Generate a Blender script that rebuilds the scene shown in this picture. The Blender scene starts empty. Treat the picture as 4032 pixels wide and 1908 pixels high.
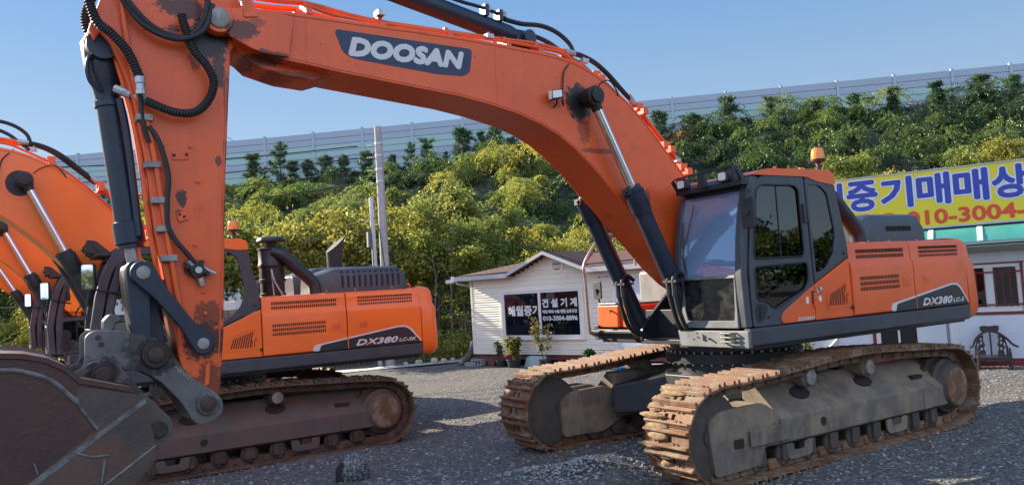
import bpy, bmesh, math, random
import numpy as np
from mathutils import Vector as V, Matrix

# ------------------------------------------------------------------ camera, sky, sun, exposure
S = bpy.context.scene
C = S.collection
R = math.radians
PI = math.pi


def place_camera():
    yaw, pit, rol = R(-122.971), R(3.3668), R(-3.3917)
    F = V((math.cos(yaw) * math.cos(pit), math.sin(yaw) * math.cos(pit), math.sin(pit)))
    r0 = V((math.sin(yaw), -math.cos(yaw), 0))
    u0 = r0.cross(F)
    r = r0 * math.cos(rol) + u0 * math.sin(rol)
    u = u0 * math.cos(rol) - r0 * math.sin(rol)
    cd = bpy.data.cameras.new('camera')
    co = bpy.data.objects.new('camera', cd)
    C.objects.link(co)
    m = Matrix.Identity(4)
    for i in range(3):
        m[i][0], m[i][1], m[i][2] = r[i], u[i], -F[i]
    m.translation = V((7.9379, 7.1225, 2.0699))
    co.matrix_world = m
    cd.sensor_fit = 'HORIZONTAL'
    cd.sensor_width = 36
    cd.lens = 27.666
    cd.clip_start = .05
    cd.clip_end = 3000
    S.camera = co


place_camera()
SUN = V((.46, -1.0, .48)).normalized()
sun_el = math.asin(SUN.z)
sun_az = math.atan2(SUN.x, SUN.y)
W = bpy.data.worlds.new('World')
S.world = W
W.use_nodes = True
_nt = W.node_tree
_sky = _nt.nodes.new('ShaderNodeTexSky')
_sky.sky_type = 'NISHITA'
_sky.sun_disc = False
_sky.sun_elevation = sun_el
_sky.sun_rotation = sun_az
_sky.altitude = 50
_sky.air_density = 1.0
_sky.dust_density = .15
_sky.ozone_density = 2.5
_bg = _nt.nodes['Background']
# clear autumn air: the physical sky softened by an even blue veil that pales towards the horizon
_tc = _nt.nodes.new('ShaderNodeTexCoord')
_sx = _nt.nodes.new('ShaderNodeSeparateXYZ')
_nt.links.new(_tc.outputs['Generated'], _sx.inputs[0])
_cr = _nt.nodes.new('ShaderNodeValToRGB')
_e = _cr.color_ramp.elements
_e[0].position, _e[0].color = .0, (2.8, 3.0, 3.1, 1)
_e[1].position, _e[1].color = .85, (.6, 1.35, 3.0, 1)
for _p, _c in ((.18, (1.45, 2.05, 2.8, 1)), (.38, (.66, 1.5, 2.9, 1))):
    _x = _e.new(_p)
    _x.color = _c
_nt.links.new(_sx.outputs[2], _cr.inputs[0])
# sky half behind the camera, with added brightness to fill the shaded faces
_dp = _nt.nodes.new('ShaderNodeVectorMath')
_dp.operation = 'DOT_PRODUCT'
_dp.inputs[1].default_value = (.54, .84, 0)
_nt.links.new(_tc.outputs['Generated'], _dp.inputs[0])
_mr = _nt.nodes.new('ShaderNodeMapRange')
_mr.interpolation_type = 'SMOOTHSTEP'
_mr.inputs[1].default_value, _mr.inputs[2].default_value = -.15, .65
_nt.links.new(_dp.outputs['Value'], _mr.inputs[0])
_fill = _nt.nodes.new('ShaderNodeMix')
_fill.data_type = 'RGBA'
_nt.links.new(_mr.outputs[0], _fill.inputs[0])
_nt.links.new(_cr.outputs[0], _fill.inputs[6])
_fill.inputs[7].default_value = (5.1, 6.2, 8.5, 1)
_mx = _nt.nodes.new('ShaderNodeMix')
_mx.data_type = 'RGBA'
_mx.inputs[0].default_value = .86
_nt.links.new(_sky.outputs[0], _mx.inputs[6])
_nt.links.new(_fill.outputs[2], _mx.inputs[7])
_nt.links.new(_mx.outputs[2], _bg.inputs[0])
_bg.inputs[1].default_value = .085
_ld = bpy.data.lights.new('sun', 'SUN')
_ld.energy = 5.0
_ld.angle = R(.5)
_ld.color = (1.0, .88, .70)
_lo = bpy.data.objects.new('sun', _ld)
C.objects.link(_lo)
_lo.rotation_euler = SUN.to_track_quat('Z', 'Y').to_euler()
S.view_settings.view_transform = 'Standard'
S.view_settings.look = 'None'
S.view_settings.exposure = 1.52
S.view_settings.gamma = 1
S.cycles.max_bounces = 6
S.cycles.transparent_max_bounces = 8
S.cycles.caustics_reflective = False
S.cycles.caustics_refractive = False

rng = random.Random(7)
nr = np.random.default_rng(11)


# ------------------------------------------------------------------ materials
def mat(name, col, rough=.5, metal=0., col2=None, scale=6., lo=.4, hi=.65, dirt_glint=None, dscale=3., dlo=.5, dhi=.7,
        damt=.7, bump=0., bscale=40., spec=.5, coat=0., stretch=None, rand=0., drough=.85, streak=0.):
    m = bpy.data.materials.new(name)
    m.use_nodes = True
    nt = m.node_tree
    N, Lk = nt.nodes, nt.links
    p = N['Principled BSDF']
    p.inputs['Roughness'].default_value = rough
    p.inputs['Metallic'].default_value = metal
    p.inputs['Specular IOR Level'].default_value = spec
    p.inputs['Coat Weight'].default_value = coat
    p.inputs['Coat Roughness'].default_value = .12
    geo = N.new('ShaderNodeNewGeometry')
    vec = geo.outputs['Position']
    if stretch:
        mp = N.new('ShaderNodeMapping')
        mp.inputs['Scale'].default_value = stretch
        Lk.new(vec, mp.inputs[0])
        vec = mp.outputs[0]

    def noise(sc, det=5, ro=.6):
        n = N.new('ShaderNodeTexNoise')
        n.inputs['Scale'].default_value = sc
        n.inputs['Detail'].default_value = det
        n.inputs['Roughness'].default_value = ro
        Lk.new(vec, n.inputs['Vector'])
        return n.outputs['Fac']

    def ramp(src, a, b):
        r = N.new('ShaderNodeMapRange')
        r.inputs['From Min'].default_value = a
        r.inputs['From Max'].default_value = b
        Lk.new(src, r.inputs['Value'])
        return r.outputs[0]

    def mix(f, a, b, mode='MIX'):
        x = N.new('ShaderNodeMix')
        x.data_type = 'RGBA'
        x.blend_type = mode
        for k, v in ((0, f), (6, a), (7, b)):
            if hasattr(v, 'is_linked'):
                Lk.new(v, x.inputs[k])
            else:
                x.inputs[k].default_value = v if k == 0 else (*v, 1)
        return x.outputs[2]
    out = None
    if col2:
        out = mix(ramp(noise(scale), lo, hi), col, col2)
    if rand:
        oi = N.new('ShaderNodeObjectInfo')
        f = ramp(oi.outputs['Random'], 0, 1)
        out = mix(f, out if out else col, tuple(c * (1 - rand) for c in col))
    if dirt_glint:
        ml = N.new('ShaderNodeMath')
        ml.operation = 'MULTIPLY'
        ml.inputs[1].default_value = damt
        Lk.new(ramp(noise(dscale, 8, .65), dlo, dhi), ml.inputs[0])
        out = mix(ml.outputs[0], out if out else col, dirt_glint)
        rr = N.new('ShaderNodeMapRange')
        rr.inputs['To Min'].default_value = rough
        rr.inputs['To Max'].default_value = max(rough, drough)
        Lk.new(ml.outputs[0], rr.inputs['Value'])
        Lk.new(rr.outputs[0], p.inputs['Roughness'])
    if streak:
        mp = N.new('ShaderNodeMapping')
        mp.inputs['Scale'].default_value = (9, 9, .8)
        Lk.new(geo.outputs['Position'], mp.inputs[0])
        n = N.new('ShaderNodeTexNoise')
        n.inputs['Scale'].default_value = 2.0
        n.inputs['Detail'].default_value = 6
        Lk.new(mp.outputs[0], n.inputs['Vector'])
        ml = N.new('ShaderNodeMath')
        ml.operation = 'MULTIPLY'
        ml.inputs[1].default_value = streak
        Lk.new(ramp(n.outputs['Fac'], .52, .72), ml.inputs[0])
        out = mix(ml.outputs[0], out if out else col, dirt_glint or (.05, .03, .02))
    if out is None:
        p.inputs['Base Color'].default_value = (*col, 1)
    else:
        Lk.new(out, p.inputs['Base Color'])
    if bump:
        b = N.new('ShaderNodeBump')
        b.inputs['Strength'].default_value = bump
        b.inputs['Distance'].default_value = .02
        Lk.new(noise(bscale, 6, .65), b.inputs['Height'])
        Lk.new(b.outputs[0], p.inputs['Normal'])
    return m


def glass(name, refl, tint, rough=.015, gcol=(.9, .95, 1.)):
    m = bpy.data.materials.new(name)
    m.use_nodes = True
    nt = m.node_tree
    nt.nodes.remove(nt.nodes['Principled BSDF'])
    o = nt.nodes['Material Output']
    t = nt.nodes.new('ShaderNodeBsdfTransparent')
    t.inputs[0].default_value = (*tint, 1)
    g = nt.nodes.new('ShaderNodeBsdfGlossy')
    g.inputs['Roughness'].default_value = rough
    g.inputs[0].default_value = (*gcol, 1)
    lw = nt.nodes.new('ShaderNodeLayerWeight')
    lw.inputs[0].default_value = .25
    mr = nt.nodes.new('ShaderNodeMapRange')
    mr.inputs['To Min'].default_value = refl
    mr.inputs['To Max'].default_value = min(1, refl * 2 + .08)
    mx = nt.nodes.new('ShaderNodeMixShader')
    nt.links.new(lw.outputs['Fresnel'], mr.inputs['Value'])
    nt.links.new(mr.outputs[0], mx.inputs[0])
    nt.links.new(t.outputs[0], mx.inputs[1])
    nt.links.new(g.outputs[0], mx.inputs[2])
    nt.links.new(mx.outputs[0], o.inputs[0])
    return m


GR = (.018, .016, .015)
M = {}
M['orange'] = mat('orange_paint', (.80, .115, .016), .36, col2=(.72, .10, .016), scale=2.2, dirt_glint=(.30, .12, .06), dscale=1.7, dlo=.50, dhi=.82, damt=.5, coat=.12, bump=.03, bscale=9, streak=.10)
M['orange_worn'] = mat('worn_orange_paint', (.78, .112, .018), .42, col2=(.70, .094, .018), scale=1.8, dirt_glint=(.22, .04, .02), dscale=3.0, dlo=.60, dhi=.80, damt=.6, bump=.05, bscale=14, streak=.08, coat=.06)
M['orange_new'] = mat('bright_orange_paint', (.90, .165, .016), .3, col2=(.84, .15, .016), scale=2., dirt_glint=(.36, .15, .07), dscale=1.5, dlo=.55, dhi=.85, damt=.35, coat=.2, bump=.02, bscale=8)
M['dark'] = mat('charcoal_paint', (.048, .057, .070), .42, col2=(.036, .043, .054), scale=3, dirt_glint=(.13, .11, .09), dscale=2.4, dlo=.5, dhi=.8, damt=.4, bump=.05, bscale=60, streak=.15)
M['grey'] = mat('dusty_grey_paint', (.17, .175, .18), .55, col2=(.11, .115, .12), scale=5, dirt_glint=(.28, .24, .19), dscale=4, dlo=.5, dhi=.75, damt=.5, bump=.05)
M['black'] = mat('black_paint', (.016, .018, .022), .45, col2=(.024, .026, .03), scale=5, dirt_glint=(.07, .055, .045), dscale=4, dlo=.55, dhi=.8, damt=.5, bump=.04)
M['navy'] = mat('blackened_blue_steel', (.014, .024, .044), .40, col2=(.011, .018, .032), scale=4, dirt_glint=(.06, .05, .045), dscale=5, dlo=.55, dhi=.75, damt=.6, bump=.05)
M['rubber'] = mat('black_rubber', (.014, .014, .015), .6, bump=.08, bscale=120)
M['grease'] = mat('black_grease', (.008, .007, .007), .35, bump=.3, bscale=60)
M['steel'] = mat('dull_steel', (.30, .30, .30), .38, .8, dirt_glint=(.10, .07, .05), dscale=9, dlo=.5, dhi=.7)
M['zinc'] = mat('zinc_fitting', (.45, .46, .47), .42, .7, dirt_glint=(.08, .07, .06), dscale=14, dlo=.5, dhi=.7)
M['chrome'] = mat('chrome_rod', (.78, .79, .8), .07, 1.)
M['rust'] = mat('rusty_track_steel', (.175, .072, .029), .7, col2=(.25, .108, .045), scale=9, dirt_glint=(.235, .175, .12), dscale=7, dlo=.47, dhi=.62, damt=.9, bump=.5, bscale=55, rand=.35)
M['rust_dark'] = mat('dark_rusty_steel', (.06, .032, .022), .75, col2=(.038, .027, .023), scale=6, dirt_glint=(.12, .08, .052), dscale=5, dlo=.5, dhi=.7, damt=.8, bump=.35, bscale=40)
M['track_brown'] = mat('worn_brown_track_steel', (.10, .052, .034), .75, col2=(.15, .082, .05), scale=8, dirt_glint=(.19, .135, .09), dscale=7, dlo=.5, dhi=.68, damt=.8, bump=.5, bscale=55, rand=.3)  # darker brown shoe steel for the three machines behind
M['frame'] = mat('muddy_frame_paint', (.15, .122, .098), .85, col2=(.10, .082, .068), scale=2.0, dirt_glint=(.40, .29, .175), dscale=2.6, dlo=.42, dhi=.72, damt=.65, bump=.5, bscale=55, streak=.25)
M['roller_dark'] = mat('oily_dusty_roller', (.055, .046, .04), .75, col2=(.085, .065, .05), scale=8, bump=.4, bscale=40)
M['frame_red'] = mat('red_brown_frame', (.115, .068, .052), .72, col2=(.085, .068, .06), scale=2.5, dirt_glint=(.12, .10, .085), dscale=3, dlo=.5, dhi=.7, damt=.8, bump=.25, bscale=35)
M['mud'] = mat('dried_mud', (.33, .22, .12), .95, col2=(.20, .13, .075), scale=14, bump=1., bscale=50)
M['bucket'] = mat('brown_bucket_steel', (.062, .023, .016), .5, col2=(.040, .020, .017), scale=2.2, dirt_glint=(.11, .055, .035), dscale=5.5, dlo=.55, dhi=.75, damt=.55, bump=.3, bscale=26, streak=.12)
M['bucket_grey'] = mat('scraped_bucket_steel', (.125, .105, .095), .5, .3, col2=(.10, .075, .065), scale=5, dirt_glint=(.20, .12, .075), dscale=5, dlo=.5, dhi=.7, damt=.7, bump=.2, bscale=30)
M['bucket_cheek'] = mat('worn_cheek_plate', (.090, .062, .052), .55, .2, col2=(.055, .042, .038), scale=3, dirt_glint=(.16, .075, .04), dscale=1.9, dlo=.46, dhi=.66, damt=.8, bump=.3, bscale=30, streak=.15)
M['weld'] = mat('pale_weld_bead', (.175, .168, .16), .6, col2=(.085, .07, .064), scale=12, bump=.5, bscale=60)
M['coupler'] = mat('grey_coupler_steel', (.165, .155, .145), .5, .3, col2=(.10, .096, .09), scale=3.6, dirt_glint=(.085, .07, .06), dscale=4.3, dlo=.5, dhi=.72, damt=.7, bump=.15, bscale=25)
M['pin'] = mat('pin_cap_steel', (.33, .31, .28), .6, .2, col2=(.20, .17, .15), scale=10, bump=.3, bscale=60)
M['decal_navy'] = mat('navy_decal', (.018, .032, .075), .45, dirt_glint=(.08, .07, .07), dscale=2.5, dlo=.5, dhi=.8, damt=.35)
M['letter_white'] = mat('white_lettering', (.62, .60, .58), .5)
M['decal_black'] = mat('black_decal', (.022, .022, .026), .38)
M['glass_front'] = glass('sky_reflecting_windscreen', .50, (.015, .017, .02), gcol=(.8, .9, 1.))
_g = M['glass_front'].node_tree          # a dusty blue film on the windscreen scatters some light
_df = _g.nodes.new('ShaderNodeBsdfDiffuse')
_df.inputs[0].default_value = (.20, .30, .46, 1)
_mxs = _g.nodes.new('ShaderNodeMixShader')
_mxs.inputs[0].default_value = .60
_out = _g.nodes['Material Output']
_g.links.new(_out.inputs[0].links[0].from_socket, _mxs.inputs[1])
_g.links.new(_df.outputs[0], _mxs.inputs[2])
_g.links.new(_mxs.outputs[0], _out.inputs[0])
M['glass_low'] = glass('dirty_dark_glass', .03, (.012, .012, .013), .05)
_g = M['glass_low'].node_tree
_df = _g.nodes.new('ShaderNodeBsdfDiffuse')
_df.inputs[0].default_value = (.10, .105, .105, 1)
_nz = _g.nodes.new('ShaderNodeTexNoise')
_nz.inputs['Scale'].default_value = 7
_nz.inputs['Detail'].default_value = 8
_rm = _g.nodes.new('ShaderNodeMapRange')
_rm.inputs[1].default_value, _rm.inputs[2].default_value = .42, .75
_rm.inputs[3].default_value, _rm.inputs[4].default_value = .12, .5
_g.links.new(_nz.outputs['Fac'], _rm.inputs[0])
_mxs = _g.nodes.new('ShaderNodeMixShader')
_g.links.new(_rm.outputs[0], _mxs.inputs[0])
_out = _g.nodes['Material Output']
_g.links.new(_out.inputs[0].links[0].from_socket, _mxs.inputs[1])
_g.links.new(_df.outputs[0], _mxs.inputs[2])
_g.links.new(_mxs.outputs[0], _out.inputs[0])
M['glass_side'] = glass('dark_tinted_glass', .085, (.015, .017, .02))
M['glass_clear'] = glass('clear_cab_glass', .16, (.6, .62, .62))
M['amber'] = mat('amber_lens', (.85, .23, .01), .25, coat=.5)
M['lens'] = mat('lamp_lens', (.75, .74, .68), .15, coat=.6)
M['slot'] = mat('dark_slot', (.02, .012, .01), .8)
M['mirror'] = mat('mirror_glass', (.8, .82, .84), .03, 1.)
M['white'] = mat('white_plastic', (.72, .72, .7), .5, dirt_glint=(.4, .34, .25), dscale=3, dlo=.5, dhi=.8, damt=.4)
M['red'] = mat('red_paint', (.32, .035, .025), .5)


def stained(name, src, spots, scratch=None):
    """the worn paint with greasy black smears round its pins: each spot is (x, z, rx, rz, strength)"""
    m = M[src].copy()
    m.name = name
    nt = m.node_tree
    N, L = nt.nodes, nt.links
    p = N['Principled BSDF']
    geo = N.new('ShaderNodeNewGeometry')
    nz = N.new('ShaderNodeTexNoise')
    nz.inputs['Scale'].default_value = 15
    nz.inputs['Detail'].default_value = 12
    nz.inputs['Roughness'].default_value = .7
    L.new(geo.outputs['Position'], nz.inputs['Vector'])

    def math_(op, a, b=None):
        n = N.new('ShaderNodeMath')
        n.operation = op
        for k, v in ((0, a), (1, b)):
            if v is None:
                continue
            if hasattr(v, 'is_linked'):
                L.new(v, n.inputs[k])
            else:
                n.inputs[k].default_value = v
        return n.outputs[0]
    total = None
    for x, z, rx, rz, st in spots:
        mp = N.new('ShaderNodeMapping')
        mp.vector_type = 'POINT'
        mp.inputs['Scale'].default_value = (1 / rx, 0, 1 / rz)
        mp.inputs['Location'].default_value = (-x / rx, 0, -z / rz)
        L.new(geo.outputs['Position'], mp.inputs[0])
        ln = N.new('ShaderNodeVectorMath')
        ln.operation = 'LENGTH'
        L.new(mp.outputs[0], ln.inputs[0])
        d = math_('ADD', ln.outputs['Value'], math_('MULTIPLY', math_('SUBTRACT', nz.outputs['Fac'], .5), 2.2))
        r = N.new('ShaderNodeMapRange')
        r.interpolation_type = 'SMOOTHSTEP'
        r.inputs[1].default_value, r.inputs[2].default_value = 1.0, .72
        r.inputs[4].default_value = st
        L.new(d, r.inputs[0])
        total = r.outputs[0] if total is None else math_('MAXIMUM', total, r.outputs[0])
    # small chips to bare dark metal
    n2 = N.new('ShaderNodeTexNoise')
    n2.inputs['Scale'].default_value = 16
    n2.inputs['Detail'].default_value = 3
    L.new(geo.outputs['Position'], n2.inputs['Vector'])
    r = N.new('ShaderNodeMapRange')
    r.inputs[1].default_value, r.inputs[2].default_value = .725, .76
    r.inputs[4].default_value = .85
    L.new(n2.outputs['Fac'], r.inputs[0])
    total = math_('MAXIMUM', total, r.outputs[0])
    base = p.inputs['Base Color'].links[0].from_socket
    mx = N.new('ShaderNodeMix')
    mx.data_type = 'RGBA'
    L.new(total, mx.inputs[0])
    L.new(base, mx.inputs[6])
    mx.inputs[7].default_value = (.018, .013, .011, 1)
    L.new(mx.outputs[2], p.inputs['Base Color'])
    M[name] = m


stained('coupler_paint', 'coupler', [(6.933, 1.716, .19, .19, .92), (7.318, 1.608, .15, .15, .85), (6.55, 1.285, .10, .10, .45), (7.05, 1.75, .12, .2, .6), (6.95, 1.62, .2, .08, .7)])
stained('ear_paint', 'bucket_grey', [(7.318, 1.608, .14, .14, .9), (7.10, 1.50, .16, .08, .6)])
stained('boom_paint', 'orange_worn', [(2.54, 4.08, .21, .23, 1), (2.50, 3.80, .10, .20, .55), (2.30, 3.55, .30, .035, .6), (6.0, 4.22, .22, .06, .8), (6.2, 4.42, .16, .10, .85), (6.05, 4.50, .07, .05, .5), (5.7, 4.12, .35, .03, .6), (1.62, 3.05, .05, .10, .5)])
stained('arm_paint', 'orange_worn', [(6.44, 4.36, .20, .22, 1), (6.36, 4.12, .07, .20, .9), (6.62, 4.58, .22, .10, .9), (6.70, 4.40, .08, .035, .8), (6.55, 4.18, .05, .14, .6), (6.70, 2.98, .055, .085, .95), (6.56, 1.80, .20, .17, .95), (6.50, 2.02, .14, .10, .7), (6.53, 1.45, .15, .20, .75), (6.33, 3.4, .02, .16, .7), (6.39, 3.3, .03, .05, .8), (6.36, 2.85, .02, .2, .7), (6.72, 2.86, .03, .03, .7), (6.62, 2.40, .10, .09, .8), (6.30, 3.85, .03, .25, .7), (6.80, 1.85, .06, .3, .6)])


# ------------------------------------------------------------------ mesh helpers
class MB:
    def __init__(s):
        s.v, s.f = [], []

    def add(s, vs, fs):
        n = len(s.v)
        s.v += [tuple(v) for v in vs]
        s.f += [tuple(i + n for i in f) for f in fs]
        return s

    def box(s, x0, x1, y0, y1, z0, z1):
        vs = [(x, y, z) for x in (x0, x1) for y in (y0, y1) for z in (z0, z1)]
        return s.add(vs, [(0, 1, 3, 2), (4, 6, 7, 5), (0, 4, 5, 1), (2, 3, 7, 6), (0, 2, 6, 4), (1, 5, 7, 3)])

    def prism(s, pts, a, b, ax='y'):
        """an outline pushed from a to b along an axis; the outline is (x,z) for y, (y,z) for x, (x,y) for z"""
        def P(p, t):
            return (p[0], t, p[1]) if ax == 'y' else (t, p[0], p[1]) if ax == 'x' else (p[0], p[1], t)
        n = len(pts)
        vs = [P(p, a) for p in pts] + [P(p, b) for p in pts]
        fs = [tuple(range(n)), tuple(range(2 * n - 1, n - 1, -1))] + [(i, (i + 1) % n, n + (i + 1) % n, n + i) for i in range(n)]
        return s.add(vs, fs)

    def loft(s, rings, cap=True, close=True):
        n = len(rings[0])
        vs = [p for r in rings for p in r]
        fs = []
        for k in range(len(rings) - 1):
            for i in range(n if close else n - 1):
                j = (i + 1) % n
                fs.append((k * n + i, k * n + j, (k + 1) * n + j, (k + 1) * n + i))
        if cap:
            fs.append(tuple(range(n - 1, -1, -1)))
            fs.append(tuple((len(rings) - 1) * n + i for i in range(n)))
        return s.add(vs, fs)

    def cyl(s, p0, p1, r0, r1=None, n=20):
        p0, p1 = V(p0), V(p1)
        r1 = r0 if r1 is None else r1
        q = (p1 - p0).to_track_quat('Z', 'Y')
        rings = []
        for p, r in ((p0, r0), (p1, r1)):
            rings.append([p + q @ V((r * math.cos(2 * PI * i / n), r * math.sin(2 * PI * i / n), 0)) for i in range(n)])
        return s.loft(rings)

    def lathe(s, p0, d, prof, n=20):
        """profile (radius, distance along d)"""
        p0, d = V(p0), V(d).normalized()
        q = d.to_track_quat('Z', 'Y')
        return s.loft([[p0 + d * h + q @ V((max(r, 1e-4) * math.cos(2 * PI * i / n), max(r, 1e-4) * math.sin(2 * PI * i / n), 0)) for i in range(n)] for r, h in prof])

    def tube(s, path, r, n=8, smooth=0, ribs=0, amp=.18):
        P = [V(p) for p in path]
        if smooth:
            P = catmull(P, smooth)
        L = [0]
        for a, b in zip(P, P[1:]):
            L.append(L[-1] + (b - a).length)
        if ribs:                       # corrugated hose: resample finely and swell the radius
            m = max(4, int(L[-1] / ribs * 2))
            Q = []
            for k in range(m + 1):
                t = L[-1] * k / m
                i = max(0, min(len(L) - 2, next((j for j in range(len(L) - 1) if L[j + 1] >= t), len(L) - 2)))
                f = (t - L[i]) / max(1e-9, L[i + 1] - L[i])
                Q.append(P[i].lerp(P[i + 1], f))
            P = Q
        rings = []
        up = V((0, 0, 1))
        last = None
        for i, p in enumerate(P):
            t = (P[min(i + 1, len(P) - 1)] - P[max(i - 1, 0)]).normalized()
            if last is None:
                a = t.cross(up)
                if a.length < .1:
                    a = t.cross(V((1, 0, 0)))
            else:
                a = last - t * last.dot(t)
            a.normalize()
            b = t.cross(a)
            last = a
            rr = r[min(i, len(r) - 1)] if isinstance(r, (list, tuple)) else r
            if ribs:
                rr = rr * (1 + (amp if i % 2 else -amp))
            rings.append([p + a * rr * math.cos(2 * PI * k / n) + b * rr * math.sin(2 * PI * k / n) for k in range(n)])
        return s.loft(rings)

    def xform(s, m):
        s.v = [tuple(m @ V(v)) for v in s.v]
        return s

    def mesh(s, name, smooth=35, jitter=0):
        me = bpy.data.meshes.new(name)
        me.from_pydata(s.v, [], s.f)
        bm = bmesh.new()
        bm.from_mesh(me)
        bmesh.ops.recalc_face_normals(bm, faces=bm.faces)
        bm.to_mesh(me)
        bm.free()
        if smooth:
            me.polygons.foreach_set('use_smooth', [True] * len(me.polygons))
            me.set_sharp_from_angle(angle=R(smooth))
        return me


def catmull(P, k):
    out = []
    for i in range(len(P) - 1):
        p0, p1, p2, p3 = P[max(i - 1, 0)], P[i], P[i + 1], P[min(i + 2, len(P) - 1)]
        for j in range(k):
            t = j / k
            out.append(.5 * ((2 * p1) + (p2 - p0) * t + (2 * p0 - 5 * p1 + 4 * p2 - p3) * t * t + (3 * p1 - p0 - 3 * p2 + p3) * t ** 3))
    out.append(P[-1])
    return out


def rnd(pts, r, k=4):
    """round the corners of an outline"""
    n = len(pts)
    out = []
    for i in range(n):
        a, b, c = (V((*pts[(i + d) % n], 0)) for d in (-1, 0, 1))
        ra = min(r, (a - b).length * .45, (c - b).length * .45)
        p, q = b + (a - b).normalized() * ra, b + (c - b).normalized() * ra
        for j in range(k + 1):
            t = j / k
            w = p * (1 - t) ** 2 + b * 2 * t * (1 - t) + q * t * t
            out.append((w.x, w.y))
    return out


def ell(cx, cy, a, b=None, n=20, rot=0):
    b = a if b is None else b
    return [(cx + a * math.cos(2 * PI * i / n) * math.cos(rot) - b * math.sin(2 * PI * i / n) * math.sin(rot),
             cy + a * math.cos(2 * PI * i / n) * math.sin(rot) + b * math.sin(2 * PI * i / n) * math.cos(rot)) for i in range(n)]


def link(name, me, m, parent=None, bevel=0, seg=2):
    o = bpy.data.objects.new(name, me)
    C.objects.link(o)
    if m and not me.materials:
        me.materials.append(m)
    if parent:
        o.parent = parent
    if bevel:
        b = o.modifiers.new('bevel', 'BEVEL')
        b.width = bevel
        b.segments = seg
        b.limit_method = 'ANGLE'
        b.angle_limit = R(40)
        b.harden_normals = True
    return o


EACH = {'hydraulic_hose', 'corrugated_hose', 'boom_fork', 'boom_pipe', 'pipe_clamp', 'pipe_fitting', 'hose_fitting', 'guide_link', 'link_pin', 'coupler_pin', 'bucket_ear', 'bucket_pin', 'bucket_tooth',
        'boom_bracket', 'roof_stud', 'door_hinge', 'lifting_eye', 'bucket', 'arm_pipe', 'boom_pin', 'seat', 'back_frame', 'leg', 'arm_boss', 'window_pane', 'foundation_block', 'insulator', 'wall_core', 'cylinder_pipe', 'frame_opening', 'cylinder_eye', 'step_handle', 'sticker', 'side_mirror', 'bolt_hole', 'hood_bolts', 'step_opening'}


def pieces(mb):
    """split a collected mesh into its separate touching groups"""
    n = len(mb.v)
    par = list(range(n))

    def find(a):
        while par[a] != a:
            par[a] = par[par[a]]
            a = par[a]
        return a
    for f in mb.f:
        for k in f[1:]:
            par[find(k)] = find(f[0])
    groups = {}
    for i in range(n):
        groups.setdefault(find(i), []).append(i)
    gs = []
    for ids in groups.values():
        c = np.array([mb.v[i] for i in ids])
        gs.append([c.min(0) - .006, c.max(0) + .006, ids])
    merged = True
    while merged:
        merged = False
        for i in range(len(gs)):
            for j in range(i + 1, len(gs)):
                if (gs[i][0] < gs[j][1]).all() and (gs[j][0] < gs[i][1]).all():
                    gs[i] = [np.minimum(gs[i][0], gs[j][0]), np.maximum(gs[i][1], gs[j][1]), gs[i][2] + gs[j][2]]
                    del gs[j]
                    merged = True
                    break
            if merged:
                break
    out = []
    for g in gs:
        ix = {v: k for k, v in enumerate(g[2])}
        p = MB()
        p.v = [mb.v[i] for i in g[2]]
        p.f = [tuple(ix[i] for i in f) for f in mb.f if f[0] in ix]
        out.append(p)
    return out


def obj(name, mb, m, parent=None, bevel=0, smooth=35):
    if name in EACH and parent:
        ps = pieces(mb)
        if len(ps) > 1:
            os_ = [link(name, p.mesh(name, smooth), M[m] if isinstance(m, str) else m, parent, bevel) for p in ps]
            return os_[0]
    return link(name, mb.mesh(name, smooth), M[m] if isinstance(m, str) else m, parent, bevel)


def tag(o, label=None, cat=None, group=None, kind=None):
    for k, v in (('label', label), ('category', cat), ('group', group), ('kind', kind)):
        if v:
            o[k] = v
    return o


def thing(name, label, cat, loc=(0, 0, 0), rz=0, group=None):
    o = bpy.data.objects.new(name, None)
    C.objects.link(o)
    o.location = loc
    o.rotation_euler = (0, 0, rz)
    o.empty_display_size = .2
    return tag(o, label, cat, group)


def frame_matrix(o, u, v):
    o, u, v = V(o), V(u).normalized(), V(v)
    v = (v - u * v.dot(u)).normalized()
    w = u.cross(v)
    m = Matrix.Identity(4)
    for i in range(3):
        m[i][0], m[i][1], m[i][2], m[i][3] = u[i], v[i], w[i], o[i]
    return m


def curve_mesh(cu, name):
    o = bpy.data.objects.new('tmp', cu)
    C.objects.link(o)
    dg = bpy.context.evaluated_depsgraph_get()
    me = bpy.data.meshes.new_from_object(o.evaluated_get(dg))
    bpy.data.objects.remove(o)
    bpy.data.curves.remove(cu)
    me.name = name
    return me


def plate(name, outer, holes, thick, o, u, v, m, parent=None, bevel=0):
    """a flat plate with true openings, lying in the plane (u, v) through o"""
    cu = bpy.data.curves.new(name, 'CURVE')
    cu.dimensions = '2D'
    cu.fill_mode = 'BOTH'
    cu.extrude = thick / 2
    for pts in [outer] + list(holes):
        sp = cu.splines.new('POLY')
        sp.points.add(len(pts) - 1)
        for q, p in zip(sp.points, pts):
            q.co = (p[0], p[1], 0, 1)
        sp.use_cyclic_u = True
    me = curve_mesh(cu, name)
    me.transform(frame_matrix(o, u, v))
    bm = bmesh.new()
    bm.from_mesh(me)
    bmesh.ops.remove_doubles(bm, verts=bm.verts, dist=1e-5)
    bmesh.ops.recalc_face_normals(bm, faces=bm.faces)
    bm.to_mesh(me)
    bm.free()
    me.polygons.foreach_set('use_smooth', [True] * len(me.polygons))
    me.set_sharp_from_angle(angle=R(35))
    return link(name, me, M[m] if isinstance(m, str) else m, parent, bevel)


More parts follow.
